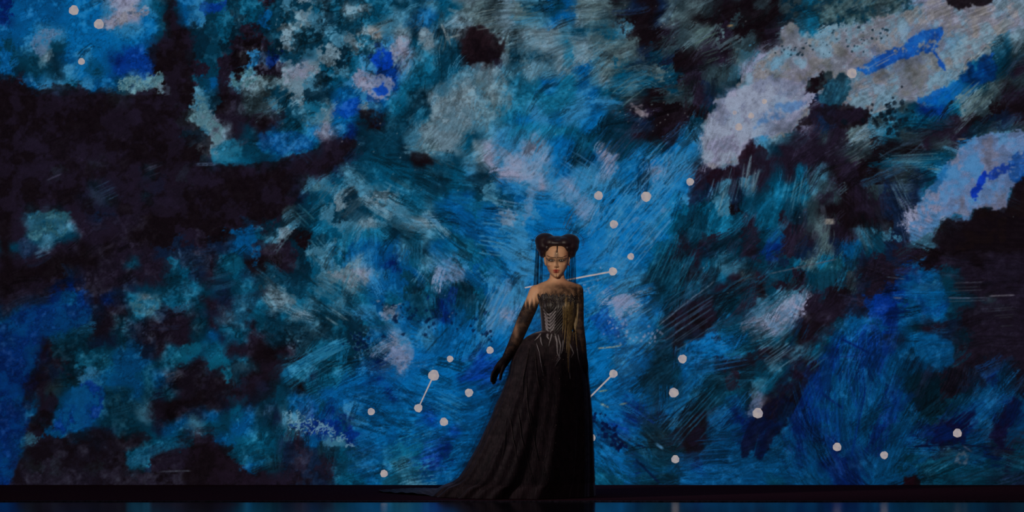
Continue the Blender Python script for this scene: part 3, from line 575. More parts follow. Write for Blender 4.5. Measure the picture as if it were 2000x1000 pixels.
# ================================================================ the singer
YS = .30                                             # her depth on the platform
person = bpy.data.objects.new('person', None); COL.objects.link(person); person.location = P(1090, 0, YS); person.location.z = 0
tag(person, 'singer standing in a black feathered gown with a trailing skirt, sheer veil and heart-shaped updo', 'person')
bpy.context.view_layer.update()
U = (16+YS)/FPX                                      # metres per photo pixel at her depth
def Q(px, py, dy=0.): return P(px, py, YS)+Vector((0, dy, 0))
def loft(rings, n=36, caps=True, power=2.0):
    """rings: (centre Vector, half width, half depth front, half depth back) stacked along z"""
    v = []; f = []
    for c, a, bf, bb in rings:
        for i in range(n):
            t = 2*math.pi*i/n; cx, cy = math.cos(t), math.sin(t)
            e = 2/power
            x = abs(cx)**e*(1 if cx >= 0 else -1); y = abs(cy)**e*(1 if cy >= 0 else -1)
            v.append((c.x+a*x, c.y+(bb if y > 0 else bf)*y, c.z))
    for r in range(len(rings)-1):
        for i in range(n):
            f.append([r*n+i, r*n+(i+1) % n, (r+1)*n+(i+1) % n, (r+1)*n+i])
    if caps: f += [list(range(n))[::-1], [(len(rings)-1)*n+i for i in range(n)]]
    return v, f
def tube(pts, rad, n=14, sub=5):
    """rounded tapering limb through the points"""
    ps = []; rd = []
    pts = [Vector(p) for p in pts]
    for i in range(len(pts)-1):
        p0, p1, p2, p3 = pts[max(0, i-1)], pts[i], pts[i+1], pts[min(len(pts)-1, i+2)]
        for s in range(sub):
            t = s/sub
            ps.append(.5*((2*p1)+(p2-p0)*t+(2*p0-5*p1+4*p2-p3)*t*t+(3*p1-p0-3*p2+p3)*t**3)); rd.append(rad[i]+(rad[i+1]-rad[i])*t)
    ps.append(pts[-1]); rd.append(rad[-1])
    d0, d1 = (ps[0]-ps[1]).normalized(), (ps[-1]-ps[-2]).normalized()
    A_ = [(ps[0]+d0*rd[0]*q, rd[0]*math.sqrt(max(0, 1-q*q))+1e-4) for q in (.98, .8, .45)]; B_ = [(ps[-1]+d1*rd[-1]*q, rd[-1]*math.sqrt(max(0, 1-q*q))+1e-4) for q in (.45, .8, .98)]
    seq = A_+list(zip(ps, rd))+B_
    v = []; f = []
    for i, (p, r) in enumerate(seq):
        a, b = seq[max(0, i-1)][0], seq[min(len(seq)-1, i+1)][0]
        q = (b-a).to_track_quat('Z', 'Y')
        for k in range(n): t = 2*math.pi*k/n; v.append(p+q @ Vector((r*math.cos(t), r*math.sin(t), 0)))
    for r in range(len(seq)-1):
        for k in range(n): f.append([r*n+k, r*n+(k+1) % n, (r+1)*n+(k+1) % n, (r+1)*n+k])
    f += [list(range(n))[::-1], [(len(seq)-1)*n+k for k in range(n)]]
    return v, f
def ell(c, rx, ry, rz, rot=0., n=24, m=14):
    v = []; f = []; R = Matrix.Rotation(rot, 3, 'Y')
    for j in range(m+1):
        ph = math.pi*j/m
        for i in range(n):
            t = 2*math.pi*i/n; s = max(math.sin(ph), .002)
            v.append(c+R @ Vector((rx*s*math.cos(t), ry*s*math.sin(t), rz*math.cos(ph))))
    for j in range(m):
        for i in range(n): f.append([j*n+i, (j+1)*n+i, (j+1)*n+(i+1) % n, j*n+(i+1) % n])
    f += [list(range(n)), [m*n+i for i in range(n)][::-1]]
    return v, f
def fuse(parts, voxel, smooth=4, name='body'):
    """join overlapping solids into one continuous skin"""
    v = []; f = []
    for pv, pf in parts:
        o = len(v); v += [tuple(p) for p in pv]; f += [[i+o for i in q] for q in pf]
    me = bpy.data.meshes.new(name); me.from_pydata(v, [], f); me.update()
    bm = bmesh.new(); bm.from_mesh(me); bmesh.ops.recalc_face_normals(bm, faces=bm.faces[:]); bm.to_mesh(me); bm.free()
    o = bpy.data.objects.new(name, me); COL.objects.link(o)
    r = o.modifiers.new('r', 'REMESH'); r.mode = 'VOXEL'; r.voxel_size = voxel
    s = o.modifiers.new('s', 'SMOOTH'); s.iterations = smooth; s.factor = .5
    dg = bpy.context.evaluated_depsgraph_get(); out = bpy.data.meshes.new_from_object(o.evaluated_get(dg))
    bpy.data.objects.remove(o, do_unlink=True); bpy.data.meshes.remove(me)
    return out
def pix(co):
    k = (16+co[..., 1])/FPX
    return 1000+co[..., 0]/k, HORIZON-(co[..., 2]-CAMZ)/k
def R3(px, py, a, bf, bb, dy=0.): return (Q(px, py, dy), a*U, bf, bb)
# ---- solids that make the body
parts = []
parts.append(loft([R3(1088,526,13,.045,.055,.01),R3(1088,536,14,.048,.058,.012),R3(1088,543,15.2,.052,.06,.012),R3(1088,548,20,.055,.068,.012),R3(1089,552,32,.058,.075,.01),R3(1089,557,43,.064,.082,.008),
                   R3(1088,565,46,.074,.09,.004),R3(1089,575,43,.088,.095,0),R3(1090,588,37,.104,.095,0),R3(1091,600,34.5,.118,.09,0),R3(1090,614,32.5,.110,.085,0),R3(1088.5,630,29.5,.092,.08,0),
                   R3(1088,645,28,.084,.08,0),R3(1087,660,32,.092,.09,0),R3(1086,685,43,.11,.12,0),R3(1085,715,47,.115,.13,0),R3(1085,745,46,.11,.12,0)], 40, True, 2.3))
for s in (-1, 1): parts.append(ell(Q(1090+s*14.5, 598, -.075), .052, .048, .050))                 # bust
for s, x in ((-1, 1068), (1, 1104)): parts.append(tube([Q(x,730), Q(x,800), Q(x+s,855), Q(x+s,900), Q(x+s,945), Q(x+s,952)], [.082,.072,.054,.05,.036,.036]))   # legs under the skirt
for x in (1066, 1106): parts.append(tube([Q(x,955,.03), Q(x,958,-.05), Q(x,961,-.13)], [.034,.030,.020]))
# head: rows of half width and depth, crown to chin
parts.append(loft([R3(1088,473,4,.02,.02,.01),R3(1088,475,12,.045,.05,.008),R3(1088,479,17.5,.066,.075,.006),R3(1088,486,21.4,.084,.095,.004),R3(1088,494,22.6,.093,.103,.004),R3(1088,502,22.8,.095,.103,.004),
                   R3(1088,508,22.4,.093,.098,.004),R3(1088,514,21.6,.093,.088,.004),R3(1088,520,20.2,.094,.076,.004),R3(1087.6,526,17.8,.094,.064,.003),R3(1087.3,531,15.2,.093,.056,.002),
                   R3(1087,535.5,12,.092,.048,0),R3(1086.8,539.5,8.2,.089,.04,0),R3(1086.7,542,4.6,.084,.03,0),R3(1086.7,543,1.5,.075,.02,0)], 40, True, 2.25))
parts.append(tube([Q(1087,503,-.088), Q(1086.9,511,-.097), Q(1086.7,518,-.107), Q(1086.6,520.6,-.107)], [.005,.006,.0078,.0072], 12))   # nose
for s in (-1, 1): parts.append(ell(Q(1086.7+s*2.6, 521.2, -.096), .0062, .009, .0052))
parts.append(ell(Q(1086, 527.9, -.094), .021, .010, .0055)); parts.append(ell(Q(1086, 531.6, -.092), .018, .011, .0065))     # lips
parts.append(ell(Q(1086.6, 538.5, -.083), .018, .013, .013))                                                              # chin
for s, x in ((-1, 1078), (1, 1096)): parts.append(ell(Q(x+s*1, 503.6, -.076), .024, .014, .008, s*.05))                    # brow ridge
for s, x in ((-1, 1075.5), (1, 1098.5)): parts.append(ell(Q(x, 516.5, -.054), .024, .024, .020))                                # cheek
for s, x in ((-1, 1064.5), (1, 1111.2)): parts.append(ell(Q(x, 510, .012), .007, .020, .030, s*.15))                       # ears
# her right arm (left in the picture), held away from the skirt
ARM_R = [Q(1047,570,.004), Q(1036,598,.0), Q(1020,634,.004), Q(1006,668,-.016), Q(989,701,-.035)]
parts.append(tube(ARM_R, [.047,.045,.044,.038,.028], 18))
parts.append(tube([Q(989,701,-.035), Q(981,711,-.04), Q(973,720,-.042)], [.027,.031,.026], 16))
for pts_, r_ in [([(973,716,-.060),(965,725,-.066),(961,735,-.064),(960.5,744,-.058)], .0085), ([(972,719,-.045),(965,729,-.052),(963,739,-.050),(963.5,748,-.044)], .0088),
                 ([(974,721,-.030),(968,731,-.036),(965.5,740,-.034),(966,747,-.028)], .0083), ([(976,722,-.017),(971,731,-.020),(968.5,738,-.018),(968,743,-.014)], .0072),
                 ([(986,709,-.058),(983,719,-.070),(979,729,-.072),(977,740,-.066)], .0088)]:
    parts.append(tube([Q(*p) for p in pts_], [r_*1.12, r_*1.02, r_*.92, r_*.72], 12))
# her left arm hangs straight at her side
ARM_L = [Q(1126,567,.004), Q(1129,598,.006), Q(1130,634,.0), Q(1134,668,-.03), Q(1138,699,-.06)]
parts.append(tube(ARM_L, [.044,.036,.033,.032,.025], 18))
parts.append(tube([Q(1138,699,-.06), Q(1139,712,-.068), Q(1140,722,-.07)], [.025,.029,.025], 16))
for k, (x, l) in enumerate([(1136,743),(1138.6,748),(1141,747),(1143.4,742)]):
    parts.append(tube([Q(x+.5,718,-.082+.008*k), Q(x,729,-.088+.008*k), Q(x,737,-.086+.008*k), Q(x-.5,l,-.078+.008*k)], [.009,.0085,.0078,.0062], 12))
parts.append(tube([Q(1134,706,-.085), Q(1131.5,715,-.098), Q(1131,724,-.10), Q(1131.5,731,-.094)], [.0105,.0095,.0088,.0068], 12))
bme = fuse(parts, .0034, 3, 'body')
nv = len(bme.vertices); co = np.empty(nv*3, np.float32); bme.vertices.foreach_get('co', co); co = co.reshape(-1, 3)
px, py = pix(co)
head = (py < 545) & (np.abs(px-1088) < 30)
front = co[:, 1] < YS-.02
def gs(cx, cy, sx, sy): return np.exp(-(((px-cx)/sx)**2+((py-cy)/sy)**2))
# eye sockets and the corners of the face
push = np.where(head & front, .008*gs(1077.8, 508.6, 6.4, 3.4)+.008*gs(1096.2, 508.8, 6.4, 3.4)+.004*gs(1081,533,4,3)+.004*gs(1091,533,4,3), 0)
co[:, 1] += push
bme.vertices.foreach_set('co', co.ravel()); bme.update()
# colour of skin, make-up and gloves, with some shade painted in
SK, SKD = np.array(lin((206, 160, 126))), np.array(lin((150, 92, 62)))
C = np.tile(SK, (nv, 1))
def lay(mask, col, a=1.):
    global C
    k = np.clip(mask*a, 0, 1)[:, None]; C = C*(1-k)+np.array(lin(col))*k
hf = (head & front).astype(np.float32)
lay(hf*(gs(1070,520,6,6)+gs(1104,520,6,6)), (196,118,88), .3)                       # blush
lay(hf*gs(1108,500,6,16), (160,84,60), .5)  # shade along the right side of the face, painted into the skin
def seg(x0, y0, x1, y1, w):
    d = np.array([x1-x0, y1-y0]); L2 = (d**2).sum()
    t = np.clip(((px-x0)*d[0]+(py-y0)*d[1])/L2, 0, 1)
    return np.clip(1.3-np.hypot(px-x0-t*d[0], py-y0-t*d[1])/w, 0, 1)
lay(hf*np.maximum(gs(1077.6,508.6,7.2,3.4), gs(1096.6,508.8,7.4,3.6))*1.3, (24,24,28), 1.0)   # smoky lids
lay(hf*np.maximum(seg(1072,509,1067.5,504.5,1.5), seg(1102,509,1107,504.5,1.5)), (36,44,52), .8)
lay(hf*np.maximum(seg(1069,499.5,1075,502.6,1.0), seg(1075,502.6,1086,503.6,1.1)), (40,22,16), .95)
lay(hf*np.maximum(seg(1106,499.5,1099,502.6,1.0), seg(1099,502.6,1088,503.6,1.1)), (40,22,16), .95)
lay(hf*np.clip(1.4-np.abs(px-1087)/(1.5+(py-484)*.22), 0, 1)*np.clip((py-487)/4, 0, 1)*np.clip((504-py)/2, 0, 1), (70,44,22), .72)   # dark wedge down the forehead
lay(hf*seg(1087.2,505,1086.6,525,.9), (54,30,18), .85)                                # line down the nose
lay(hf*np.maximum(gs(1086,528.2,6.2,1.7), gs(1086,531.2,4.6,1.9)), (176,22,30), 1.2)   # lips
lay(hf*gs(1086,529.7,2.0,3.2), (50,8,10), .9)
lay(hf*seg(1086.4,535,1086.6,541,1.1), (60,32,20), .7)
lay(hf*np.maximum(seg(1083.4,522.3,1083.9,522.4,.7), seg(1089.4,522.3,1089.9,522.4,.7)), (60,26,20), .8)
lay(((py > 541) & (np.abs(px-1088) < 40)).astype(np.float32)*np.clip((px-1080)/14, 0, 1)*np.clip((568-py)/10, 0, 1), (150,88,66), .35)  # shadow right of the neck and upper chest, put into the skin colour
glove = ((px < 1003) & (py > 690)) | ((px > 1128) & (py > 690))
lay(glove.astype(np.float32), (40,30,34), 1)
at = bme.color_attributes.new('skin', 'FLOAT_COLOR', 'POINT'); at.data.foreach_set('color', np.concatenate([C, np.ones((nv, 1))], 1).astype(np.float32).ravel())
def skin_material():
    m = bpy.data.materials.new('skin_and_make_up'); m.use_nodes = True; N = m.node_tree.nodes; L = m.node_tree.links; b = N['Principled BSDF']
    a = N.new('ShaderNodeAttribute'); a.attribute_name = 'skin'
    tc = N.new('ShaderNodeTexCoord'); n = N.new('ShaderNodeTexNoise'); n.inputs['Scale'].default_value = 60; L.new(tc.outputs['Object'], n.inputs['Vector'])
    mr = N.new('ShaderNodeMapRange'); mr.inputs['To Min'].default_value = .9; mr.inputs['To Max'].default_value = 1.1; L.new(n.outputs['Fac'], mr.inputs['Value'])
    mx = N.new('ShaderNodeMix'); mx.data_type = 'RGBA'; mx.blend_type = 'MULTIPLY'; mx.inputs[0].default_value = 1; L.new(a.outputs['Color'], mx.inputs[6]); L.new(mr.outputs[0], mx.inputs[7])
    L.new(mx.outputs[2], b.inputs['Base Color']); b.inputs['Roughness'].default_value = .5; b.inputs['Specular IOR Level'].default_value = .3
    b.inputs['Subsurface Weight'].default_value = .08; b.inputs['Subsurface Radius'].default_value = (.012, .005, .003); b.inputs['Subsurface Scale'].default_value = .5
    return m
body = link('body', bme, skin_material(), person)
# ---- eyes
M_EYE = mat('eye_white', (190, 180, 176), .25, .5, noise=(40, (170, 160, 156))); M_IRIS = mat('dark_iris', (24, 16, 14), .15, .6, noise=(200, (40, 26, 20)))
for x in (1077.8, 1096.2):
    c = Q(x, 508.9, -.0745)
    e = mesh('eye', *ell(c, .0125, .0105, .0046), M_EYE, person)
    mesh('iris', *ell(c+Vector((0, -.0074, .0003)), .0048, .0042, .0046), M_IRIS, e)
# ---- garments that follow the body: its own faces lifted off along their normals
M_BODICE = mat('black_feathered_bodice', (20, 15, 18), .5, .3, sheen=.15, noise=(90, (40, 33, 32), (1, 1, .35)), bump=(120, .4, (1, 1, .3)))
M_TULLE = mat('black_sheer_tulle', (20, 12, 14), .7, .2, noise=(120, (34, 22, 20)), alpha=.38, attr='weave')
M_SLEEVE = mat('black_sheer_sleeve', (26, 18, 20), .7, .2, sheen=.1, noise=(160, (34, 24, 24)), alpha=.14, attr='weave')
nrm = np.empty(nv*3, np.float32); bme.vertices.foreach_get('normal', nrm) if hasattr(bme.vertices[0], 'normal') else None
nrm = nrm.reshape(-1, 3)
faces = np.array([list(p.vertices) for p in bme.polygons if len(p.vertices) == 4], np.int64)
fpx, fpy = px[faces].mean(1), py[faces].mean(1)
def lift(name, fm, off, m, parent=person, weave=None):
    fs = faces[fm]; used, inv = np.unique(fs, return_inverse=True)
    v = co[used]+nrm[used]*off
    o = mesh(name, v.tolist(), inv.reshape(-1, 4).tolist(), m, parent)
    if weave is not None:
        at_ = o.data.attributes.new('weave', 'FLOAT', 'POINT'); at_.data.foreach_set('value', np.clip(weave[used], 0, 1).astype(np.float32))
    return o
rgn = np.random.default_rng(3)
wob = 2.2*np.sin(fpx*.9)+1.6*np.sin(fpx*2.1+1)+1.2*np.sin(fpx*.37)
armR = (fpx < np.minimum(1053-(fpy-600)*.30, 1051)) & (fpy > 560)
armL = (fpx > 1122+(fpy-600)*.06) & (fpy > 556)
tors = ~armR & ~armL & (fpy < 668)
top_l = 577+np.where(fpx < 1070, -2+(1070-fpx)*.10, 0)+wob
bod = lift('bodice', tors & (fpy > top_l) & (fpy < 662), .0065, M_BODICE)
fl_ = lambda q: np.clip(q, 0, 1)
hem = 3*np.sin(px*.8)+2*np.sin(px*1.9)
yoke = lift('sheer_yoke', ~armR & (fpx > 1046) & (fpy > 546) & (fpy <= top_l+6) & (fpy < 600), .003, M_TULLE, person, fl_((py-549-np.abs(px-1090)*.06)/12)*fl_(.55+(px-1070)/60)*fl_((px-1046)/9)+fl_((py-570+hem)/10)*.5*fl_((px-1046)/6))
elbow = .55*np.exp(-(((px-1007)/7)**2+((py-642)/22)**2))
slR = lift('sheer_sleeve', armR & (fpy > 572), .0035, M_SLEEVE, person, fl_((py-586+hem*1.6)/14)-elbow)
slL = lift('sheer_sleeve', armL & (fpy > 558), .0035, M_SLEEVE, person, fl_((py-562+hem*1.2)/22))

# ---- skirt: rows of left and right outline (photo pixels), folds running from waist to hem
SL = [(646,1059),(650,1043),(656,1031),(664,1021),(680,1010),(697,1001),(712,996),(730,993),(750,986),(775,976),(790,968),(815,959),(840,947),(870,933),(895,919),(910,911),(922,903),(933,895),(941,884),(950,860),(968,838)]
SR = [(646,1117),(652,1130),(664,1138),(684,1143),(700,1146),(740,1150),(770,1153),(800,1156),(850,1158.5),(900,1160.5),(945,1162),(968,1164)]
def interp(t, tab): return float(np.interp(t, [a for a, _ in tab], [b for _, b in tab]))
def skirt_point(py_, phi, grow=0., fold=1.):
    t = (py_-646)/(968-646); l, r = interp(py_, SL)-grow*min(1, t*2.6), interp(py_, SR)+grow*.2*min(1, t*3)
    cx = (l+r)/2; a = (r-l)/2*U; b = min(.34, .095+.26*t**.8)*(1+grow*.004)
    s = t**.7*fold
    rad = 1+s*(.030*math.sin(17*phi+1.3*math.sin(2*phi))+.020*math.sin(29*phi+2)+.026*math.sin(9*phi+.7))-.03*s
    e = 2/2.25
    cxp, syp = math.cos(phi), math.sin(phi)
    x = abs(cxp)**e*(1 if cxp >= 0 else -1); y = abs(syp)**e*(1 if syp >= 0 else -1)
    # keep the outline of the widest points, fold the rest
    k = 1+(rad-1)*(1-abs(cxp)**6)
    c = Q(cx, py_)
    z = c.z
    return Vector((c.x+a*x*k, c.y+b*y*rad, max(.004, z)))
def skirt_mesh(name, m, y0, y1, nr, n, grow=0., fold=1., parent=person):
    v = []; f = []
    for r in range(nr+1):
        py_ = y0+(y1-y0)*(r/nr)
        for i in range(n): v.append(skirt_point(py_, 2*math.pi*i/n, grow, fold))
    for r in range(nr):
        for i in range(n): f.append([r*n+i, (r+1)*n+i, (r+1)*n+(i+1) % n, r*n+(i+1) % n])
    return mesh(name, v, f, m, parent)
M_SKIRT = mat('black_silk_tulle', (28, 18, 22), .6, .25, sheen=.3, noise=(26, (60, 46, 50), (1, 1, .25)), bump=(90, .35, (1, 1, .15)))
M_OVER = mat('sheer_overskirt_net', (10, 14, 22), .8, .1, noise=(60, (24, 22, 28)), alpha=.72)
skirt = skirt_mesh('skirt', M_SKIRT, 646, 968, 120, 260)
over = skirt_mesh('sheer_overskirt', M_OVER, 650, 940, 60, 160, 8., .3)
# train: a rumpled sheet of the skirt lying on the platform, out to the left and back
v = []; f = []; nu, nw = 60, 16
for i in range(nu+1):
    u = i/nu
    for j in range(nw+1):
        w_ = j/nw*2-1
        x = 905-u*170; half = (.30*(1-u)**.7+.03)
        z = .006+.030*(1-u)*(1-w_*w_)+.010*max(0, math.sin(9*u+4*w_))*(1-u*.6)+.006*math.sin(23*u-7*w_)**2
        p = P(x, 900, YS); v.append(Vector((p.x, YS+.10+.22*u+half*w_, z)))
for i in range(nu):
    for j in range(nw): a = i*(nw+1)+j; f.append([a, a+1, a+nw+2, a+nw+1])
mesh('train', v, f, M_SKIRT, person)

# ---- surface caster: finds the garment surface seen at a photo pixel
dgm = []
def bvh(objs):
    vs, fs = [], []
    for o in objs:
        off = len(vs); vs += [tuple(q.co) for q in o.data.vertices]; fs += [[k+off for k in p.vertices] for p in o.data.polygons]
    return BVHTree.FromPolygons(vs, fs)
EYE = Vector(cam.location)
T_DRESS = bvh([bod, skirt, body]); T_FACE = bvh([body])
def cast(px_, py_, tree, lift_=.003):
    d = (P(px_, py_, YS)-EYE).normalized(); h, n, i, dist = tree.ray_cast(EYE, d)
    if h is None: h, n = P(px_, py_, YS-.1), Vector((0, -1, 0))
    if n.dot(d) > 0: n = -n
    return h+n*lift_-d*.001, n
def strip(name, pts, wid, m, parent, tree=None, lift_=.004, thick=.0015):
    """a tapering plate laid on the dress along photo pixels"""
    tree = tree or T_DRESS; v = []; f = []
    P_ = []
    for i in range(len(pts)-1):
        for s in range(4):
            t = s/4; P_.append((pts[i][0]+(pts[i+1][0]-pts[i][0])*t, pts[i][1]+(pts[i+1][1]-pts[i][1])*t))
    P_.append(pts[-1]); n = len(P_)
    for i, (x, y) in enumerate(P_):
        a, b = P_[max(0, i-1)], P_[min(n-1, i+1)]; dx, dy = b[0]-a[0], b[1]-a[1]; L_ = math.hypot(dx, dy)+1e-6
        t = i/(n-1)
        ww = wid(t) if callable(wid) else wid*(1-t)**.6*min(1, t*6+.35)
        for s in (-1, 0, 1):
            p, nn = cast(x-dy/L_*ww*s/2, y+dx/L_*ww*s/2, tree, lift_+(thick*1.2 if s == 0 else 0)); v.append(p)
    for i in range(n-1):
        for s in (0, 1): f.append([i*3+s, i*3+s+1, i*3+s+4, i*3+s+3])
    o = len(v); v += [p+Vector((0, thick, 0)) for p in v]
    f += [[q+o for q in k[::-1]] for k in f]
    return mesh(name, v, f, m, parent)
M_SILVER = mat('pewter_feather', (128, 124, 128), .45, .5, .15, noise=(180, (84, 80, 84), (1, 1, .4)))
M_DARKF = mat('charcoal_feather', (54, 50, 52), .45, .4, .1, noise=(160, (24, 20, 22), (1, 1, .4)))
M_GOLD = mat('tarnished_gold', (118, 98, 62), .5, .4, .2, noise=(120, (62, 48, 32), (1, 1, .25)))
M_BEAD = mat('glass_bead', (200, 180, 150), .15, .8, .2, noise=(50, (240, 220, 190)))
# chevron of broad feathers on the front of the bodice: rows rising outwards from a seam, each a plate with a dark gap below
for k in range(7):
    y = 603+k*6.6; x = 1071.5+k*.25
    strip('feather', [(x-.6, y+5.5), (x-4.5, y+.5), (x-9.5+k*.5, y-6)], lambda t: 4.0*(1-t*.35), M_SILVER if k > 0 else M_DARKF, bod)
    strip('feather', [(x+.8, y+6.5), (x+7, y), (x+15-k*.5, y-9)], lambda t: 4.1*(1-t*.5), M_SILVER if k > 0 else M_DARKF, bod)
for k in range(7):
    y = 602+k*7
    strip('feather', [(1084-k*.5, y+15), (1093-k*.4, y+4), (1103-k*.3, y-9)], lambda t: 3.2*(1-t*.6), M_DARKF, bod)
for a in [[(1063,588),(1066,600),(1069,612)],[(1075,584),(1077,596),(1074,610)],[(1083,586),(1083,600),(1078,612)],[(1092,588),(1091,602),(1086,614)],[(1064,600),(1067,612),(1070,620)]]:
    strip('feather', a, 5, M_DARKF, bod)
for a in [[(1052,578),(1055,585),(1058,594)],[(1060,574),(1062,582),(1063,592)],[(1068,574),(1069,583),(1070,592)],[(1078,576),(1079,585),(1080,594)],[(1088,578),(1089,586),(1089,594)],[(1098,576),(1098,586),(1097,596)]]:
    strip('feather', a, 4.5, M_DARKF, bod)
# gold drips running down the left side
for a, w_ in [([(1106,580),(1105,610),(1104,640),(1102,672)], 6), ([(1118,588),(1117,612),(1113.5,640),(1111,668),(1110,705),(1110.5,728)], 9), ([(1111,590),(1110.5,620),(1108.5,650),(1106,690)], 6),
              ([(1124,594),(1124,625),(1124,655),(1127,684)], 5.5), ([(1129,592),(1128,612),(1126.5,640)], 4), ([(1100.5,596),(1100.5,625),(1098.5,655)], 4.5), ([(1120.5,600),(1120,635),(1119,668)], 4)]:
    strip('gold_drip', a, lambda t, w_=w_: w_*(1-t)**.5*min(1, t*5+.4), M_GOLD, bod)
# feather tips falling over the top of the skirt
for a, w_ in [([(1070,652),(1069,658),(1073,664)], 5), ([(1078,652),(1075,664),(1071,678)], 3.4), ([(1084,652),(1088,668),(1089,690),(1094,700),(1083,716)], 4), ([(1090,654),(1095,675),(1093,695),(1086,708)], 3),
              ([(1057,652),(1050,660),(1044,666)], 3), ([(1056,658),(1057,668),(1060,676)], 3.2), ([(1110,668),(1117,682),(1120,690),(1114,700)], 3), ([(1100,664),(1099,680),(1096,692)], 3),
              ([(1048,670),(1054,690),(1057,712),(1061,735)], 1.8), ([(1126,676),(1129,700),(1133,715)], 2.2), ([(1111,690),(1111.5,715),(1113,740)], 2)]:
    strip('feather_tip', a, w_, M_SILVER, skirt)
# sheen of the long skirt folds, laid on as thin lighter strips
M_FOLD_SHEEN = mat('bronze_fold_sheen', (64, 50, 46), .5, .4, .3, noise=(90, (34, 26, 26)))
for a in [[(1034,680),(1022,740),(1018,800)],[(1045,690),(1050,740),(1053,765)],[(1028,735),(1030,790),(1040,850),(1052,900)],[(1012,800),(1018,850),(1030,900),(1040,935)],[(990,815),(986,860),(978,910)],[(996,815),(1003,860),(1012,905)],[(1035,800),(1044,860),(1050,900)]]:
    strip('fold_sheen', a, 1.8, M_FOLD_SHEEN, skirt, None, .003, .001)
# beads scattered over neckline, sleeves and skirt
T_ALL = bvh([bod, skirt, body, slR, slL]); rb = random.Random(9)
v = []; f = []
def bead(x, y, r):
    p, n = cast(x, y, T_ALL, .004); o = len(v); r *= U
    v.extend([p+Vector(d)*r for d in ((1,0,0),(-1,0,0),(0,1,0),(0,-1,0),(0,0,1),(0,0,-1))])
    f.extend([[o+a, o+b, o+c] for a, b, c in ((0,2,4),(2,1,4),(1,3,4),(3,0,4),(2,0,5),(1,2,5),(3,1,5),(0,3,5))])
for _ in range(110): bead(rb.gauss(1108,14), rb.gauss(582,6), rb.uniform(.25, .55))
for _ in range(70): bead(rb.gauss(1078,10), rb.gauss(588,8), rb.uniform(.25, .5))
for _ in range(60): bead(rb.uniform(1100,1130), rb.uniform(585,690), rb.uniform(.25, .5))
for _ in range(46):
    t = rb.random(); bead(1030-t*42+rb.gauss(0, 5), 590+t*105, rb.uniform(.22, .42))
for _ in range(120): y = rb.uniform(690, 940); bead(rb.uniform(interp(y, SL)+14, interp(y, SR)-10), y, rb.uniform(.22, .55))
bd = mesh('bead_trim', v, f, M_BEAD, person, False); tag(bd, kind='stuff')

# ---- hair: two swept-up lobes forming a heart, drawn back from the forehead
hp = [ell(Q(1066,471.5,.03), 21.5*U, .085, 17*U, .12), ell(Q(1110.5,472.5,.03), 22*U, .085, 16*U, -.10), ell(Q(1088,474.5,.035), 25*U, .095, 14*U), ell(Q(1088,492,.075), 23*U, .075, 20*U),
      ell(Q(1062,479,.022), 15.5*U, .078, 16*U, .34), ell(Q(1115.5,480,.022), 15.5*U, .078, 16*U, -.36),
      ell(Q(1061.5,489,.022), 8*U, .060, 14.5*U, .30), ell(Q(1115.5,490,.022), 9*U, .060, 14*U, -.34), ell(Q(1088,475.5,-.002), 27*U, .084, 9.5*U), ell(Q(1074,474,.0), 17*U, .082, 13*U, -.1), ell(Q(1103,474.5,.0), 17*U, .082, 12.5*U, .1),
      ell(Q(1065,496,.03), 3.4*U, .034, 10*U, .12), ell(Q(1112.3,497,.03), 4*U, .034, 10*U, -.1), ell(Q(1108,485,-.008), 8*U, .062, 8*U, .75), ell(Q(1067.5,485,-.008), 7*U, .062, 8*U, -.75)]
def hair_material():
    m = mat('dark_plum_hair', (30, 17, 26), .46, .45, sheen=.1)
    N = m.node_tree.nodes; L = m.node_tree.links; b = N['Principled BSDF']
    tc = N.new('ShaderNodeTexCoord'); mp = N.new('ShaderNodeMapping'); mp.inputs['Scale'].default_value = (1, 1, 2.2); L.new(tc.outputs['Object'], mp.inputs[0])
    wv = N.new('ShaderNodeTexWave'); wv.wave_type = 'RINGS'; wv.inputs['Scale'].default_value = 44; wv.inputs['Distortion'].default_value = 5; wv.inputs['Detail'].default_value = 3; L.new(mp.outputs[0], wv.inputs['Vector'])
    r = N.new('ShaderNodeValToRGB'); r.color_ramp.elements[0].color = (*lin((24, 13, 21)), 1); r.color_ramp.elements[1].color = (*lin((40, 24, 31)), 1); L.new(wv.outputs['Fac'], r.inputs[0]); L.new(r.outputs[0], b.inputs['Base Color'])
    bp = N.new('ShaderNodeBump'); bp.inputs['Strength'].default_value = .14; bp.inputs['Distance'].default_value = .002; L.new(wv.outputs['Fac'], bp.inputs['Height']); L.new(bp.outputs[0], b.inputs['Normal'])
    return m
hme = fuse(hp, .004, 26, 'hair'); hair = link('hair', hme, hair_material(), person)
tag(hair, 'dark hair rolled into two high lobes')
# forehead drop of the headdress
T_HEAD = bvh([body, hair])
M_JET = mat('jet_ornament', (14, 9, 10), .3, .6, noise=(80, (30, 22, 22)))
strip('forehead_drop', [(1088.5,478),(1088.3,485),(1087.8,493)], lambda t: 2.6-1.0*t, M_JET, person, T_HEAD, .003, .003)
p_, _ = cast(1087.7, 495.6, T_HEAD, .003); mesh('gem', *ell(p_, .0042, .0035, .0060, 0, 10, 6), M_BEAD, person)
p_, _ = cast(1111.6, 517.5, T_HEAD, .004); mesh('earring', *ell(p_, .0035, .0035, .008, 0, 10, 6), mat('garnet_earring', (120, 24, 22), .3, .6, noise=(60, (70, 14, 14))), person)
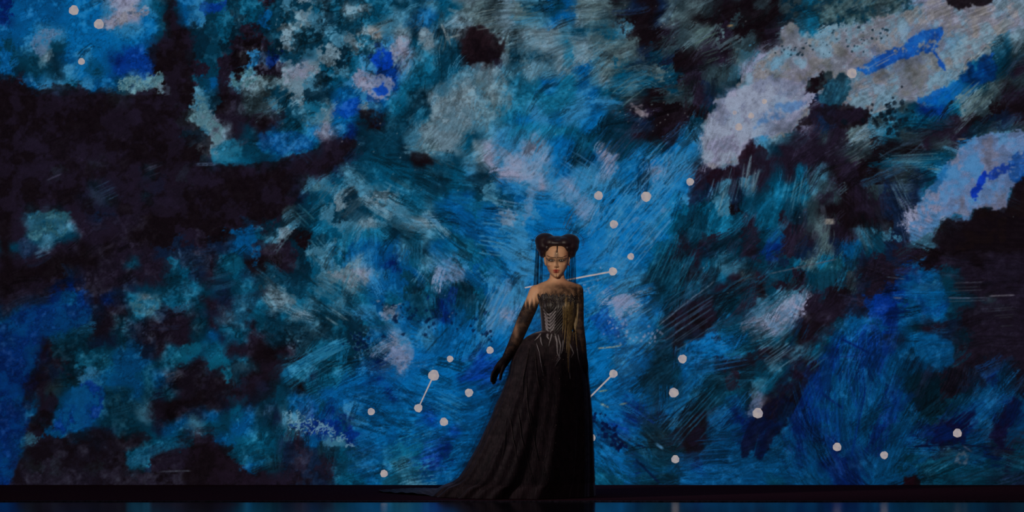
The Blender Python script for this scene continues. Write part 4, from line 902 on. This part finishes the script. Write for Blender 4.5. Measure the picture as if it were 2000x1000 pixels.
# ---- wire halo with fine spikes above the hair
M_WIRE = mat('dark_wire', (6, 22, 46), .5, .3, noise=(60, (10, 34, 66)))
arc = [Q(1037,486,.06), Q(1041,468,.06), Q(1054,454,.06), Q(1074,447.5,.06), Q(1096,446,.06), Q(1118,450,.06), Q(1134,459,.06), Q(1141,470,.06), Q(1139,480,.06)]
hv, hfc = tube(arc, [.0011]*9, 6, 6)
halo = mesh('wire_halo', hv, hfc, M_WIRE, person)
for i in range(46):
    t = i/45*(len(arc)-1); k = min(int(t), len(arc)-2); q = arc[k].lerp(arc[k+1], t-k); c = Q(1090, 482, .06); d = (q-c).normalized()
    mesh('spike', *tube([q-d*.012, q+d*.014*(1+.3*math.sin(i*2.3))], [.0009, .0004], 5, 1), M_WIRE, halo)
# ---- veil: sheer net hanging from the back of the hair down behind her to the hem
M_VEIL = mat('midnight_sheer_veil', (2, 14, 40), .8, .1, noise=(30, (4, 24, 60), (6, 6, .4)), alpha=.74)
VL = [(478,1047),(500,1046),(530,1044),(560,1041),(600,1040),(640,1022),(700,990),(760,968),(800,950),(850,926),(900,899),(925,886)]
VR = [(478,1124),(500,1127),(530,1127),(560,1126),(600,1126),(640,1130),(700,1138),(800,1150),(925,1158)]
v = []; f = []; nr, nc = 90, 64
for r in range(nr+1):
    y = 478+(925-478)*r/nr; l, rr_ = interp(y, VL), interp(y, VR); dep = .13+.21*max(0, (y-640)/285)
    for c in range(nc+1):
        u = c/nc; fold = .018*math.sin(u*46+.4*math.sin(y*.02))+.008*math.sin(u*83+1)
        v.append(Q(l+(rr_-l)*u, y, dep+fold+.05*math.sin(math.pi*u)))
for r in range(nr):
    for c in range(nc): a = r*(nc+1)+c; f.append([a, a+1, a+nc+2, a+nc+1])
veil = mesh('veil', v, f, M_VEIL, person)
M_VFOLD = mat('gathered_veil_fold', (2, 10, 30), .8, .1, noise=(30, (3, 18, 46), (6, 6, .4)), alpha=.30)
for x0, x1, w_ in [(1050,1046,4.5),(1059,1056,3.2),(1053,1049.5,2),(1118,1120,3.6),(1113,1113,2),(1123,1125.5,1.6),(1109,1108,1.6)]:
    v = []; f = []
    for r in range(25):
        t = r/24; y = 484+t*(96 if x0 < 1088 else 92); x = x0+(x1-x0)*t
        for s in range(7): u = s/6*2-1; v.append(Q(x+u*w_*(.7+.5*t), y, .115+.02*u*u))
    for r in range(24):
        for s in range(6): a = r*7+s; f.append([a, a+1, a+8, a+7])
    mesh('veil_fold', v, f, M_VFOLD, veil)
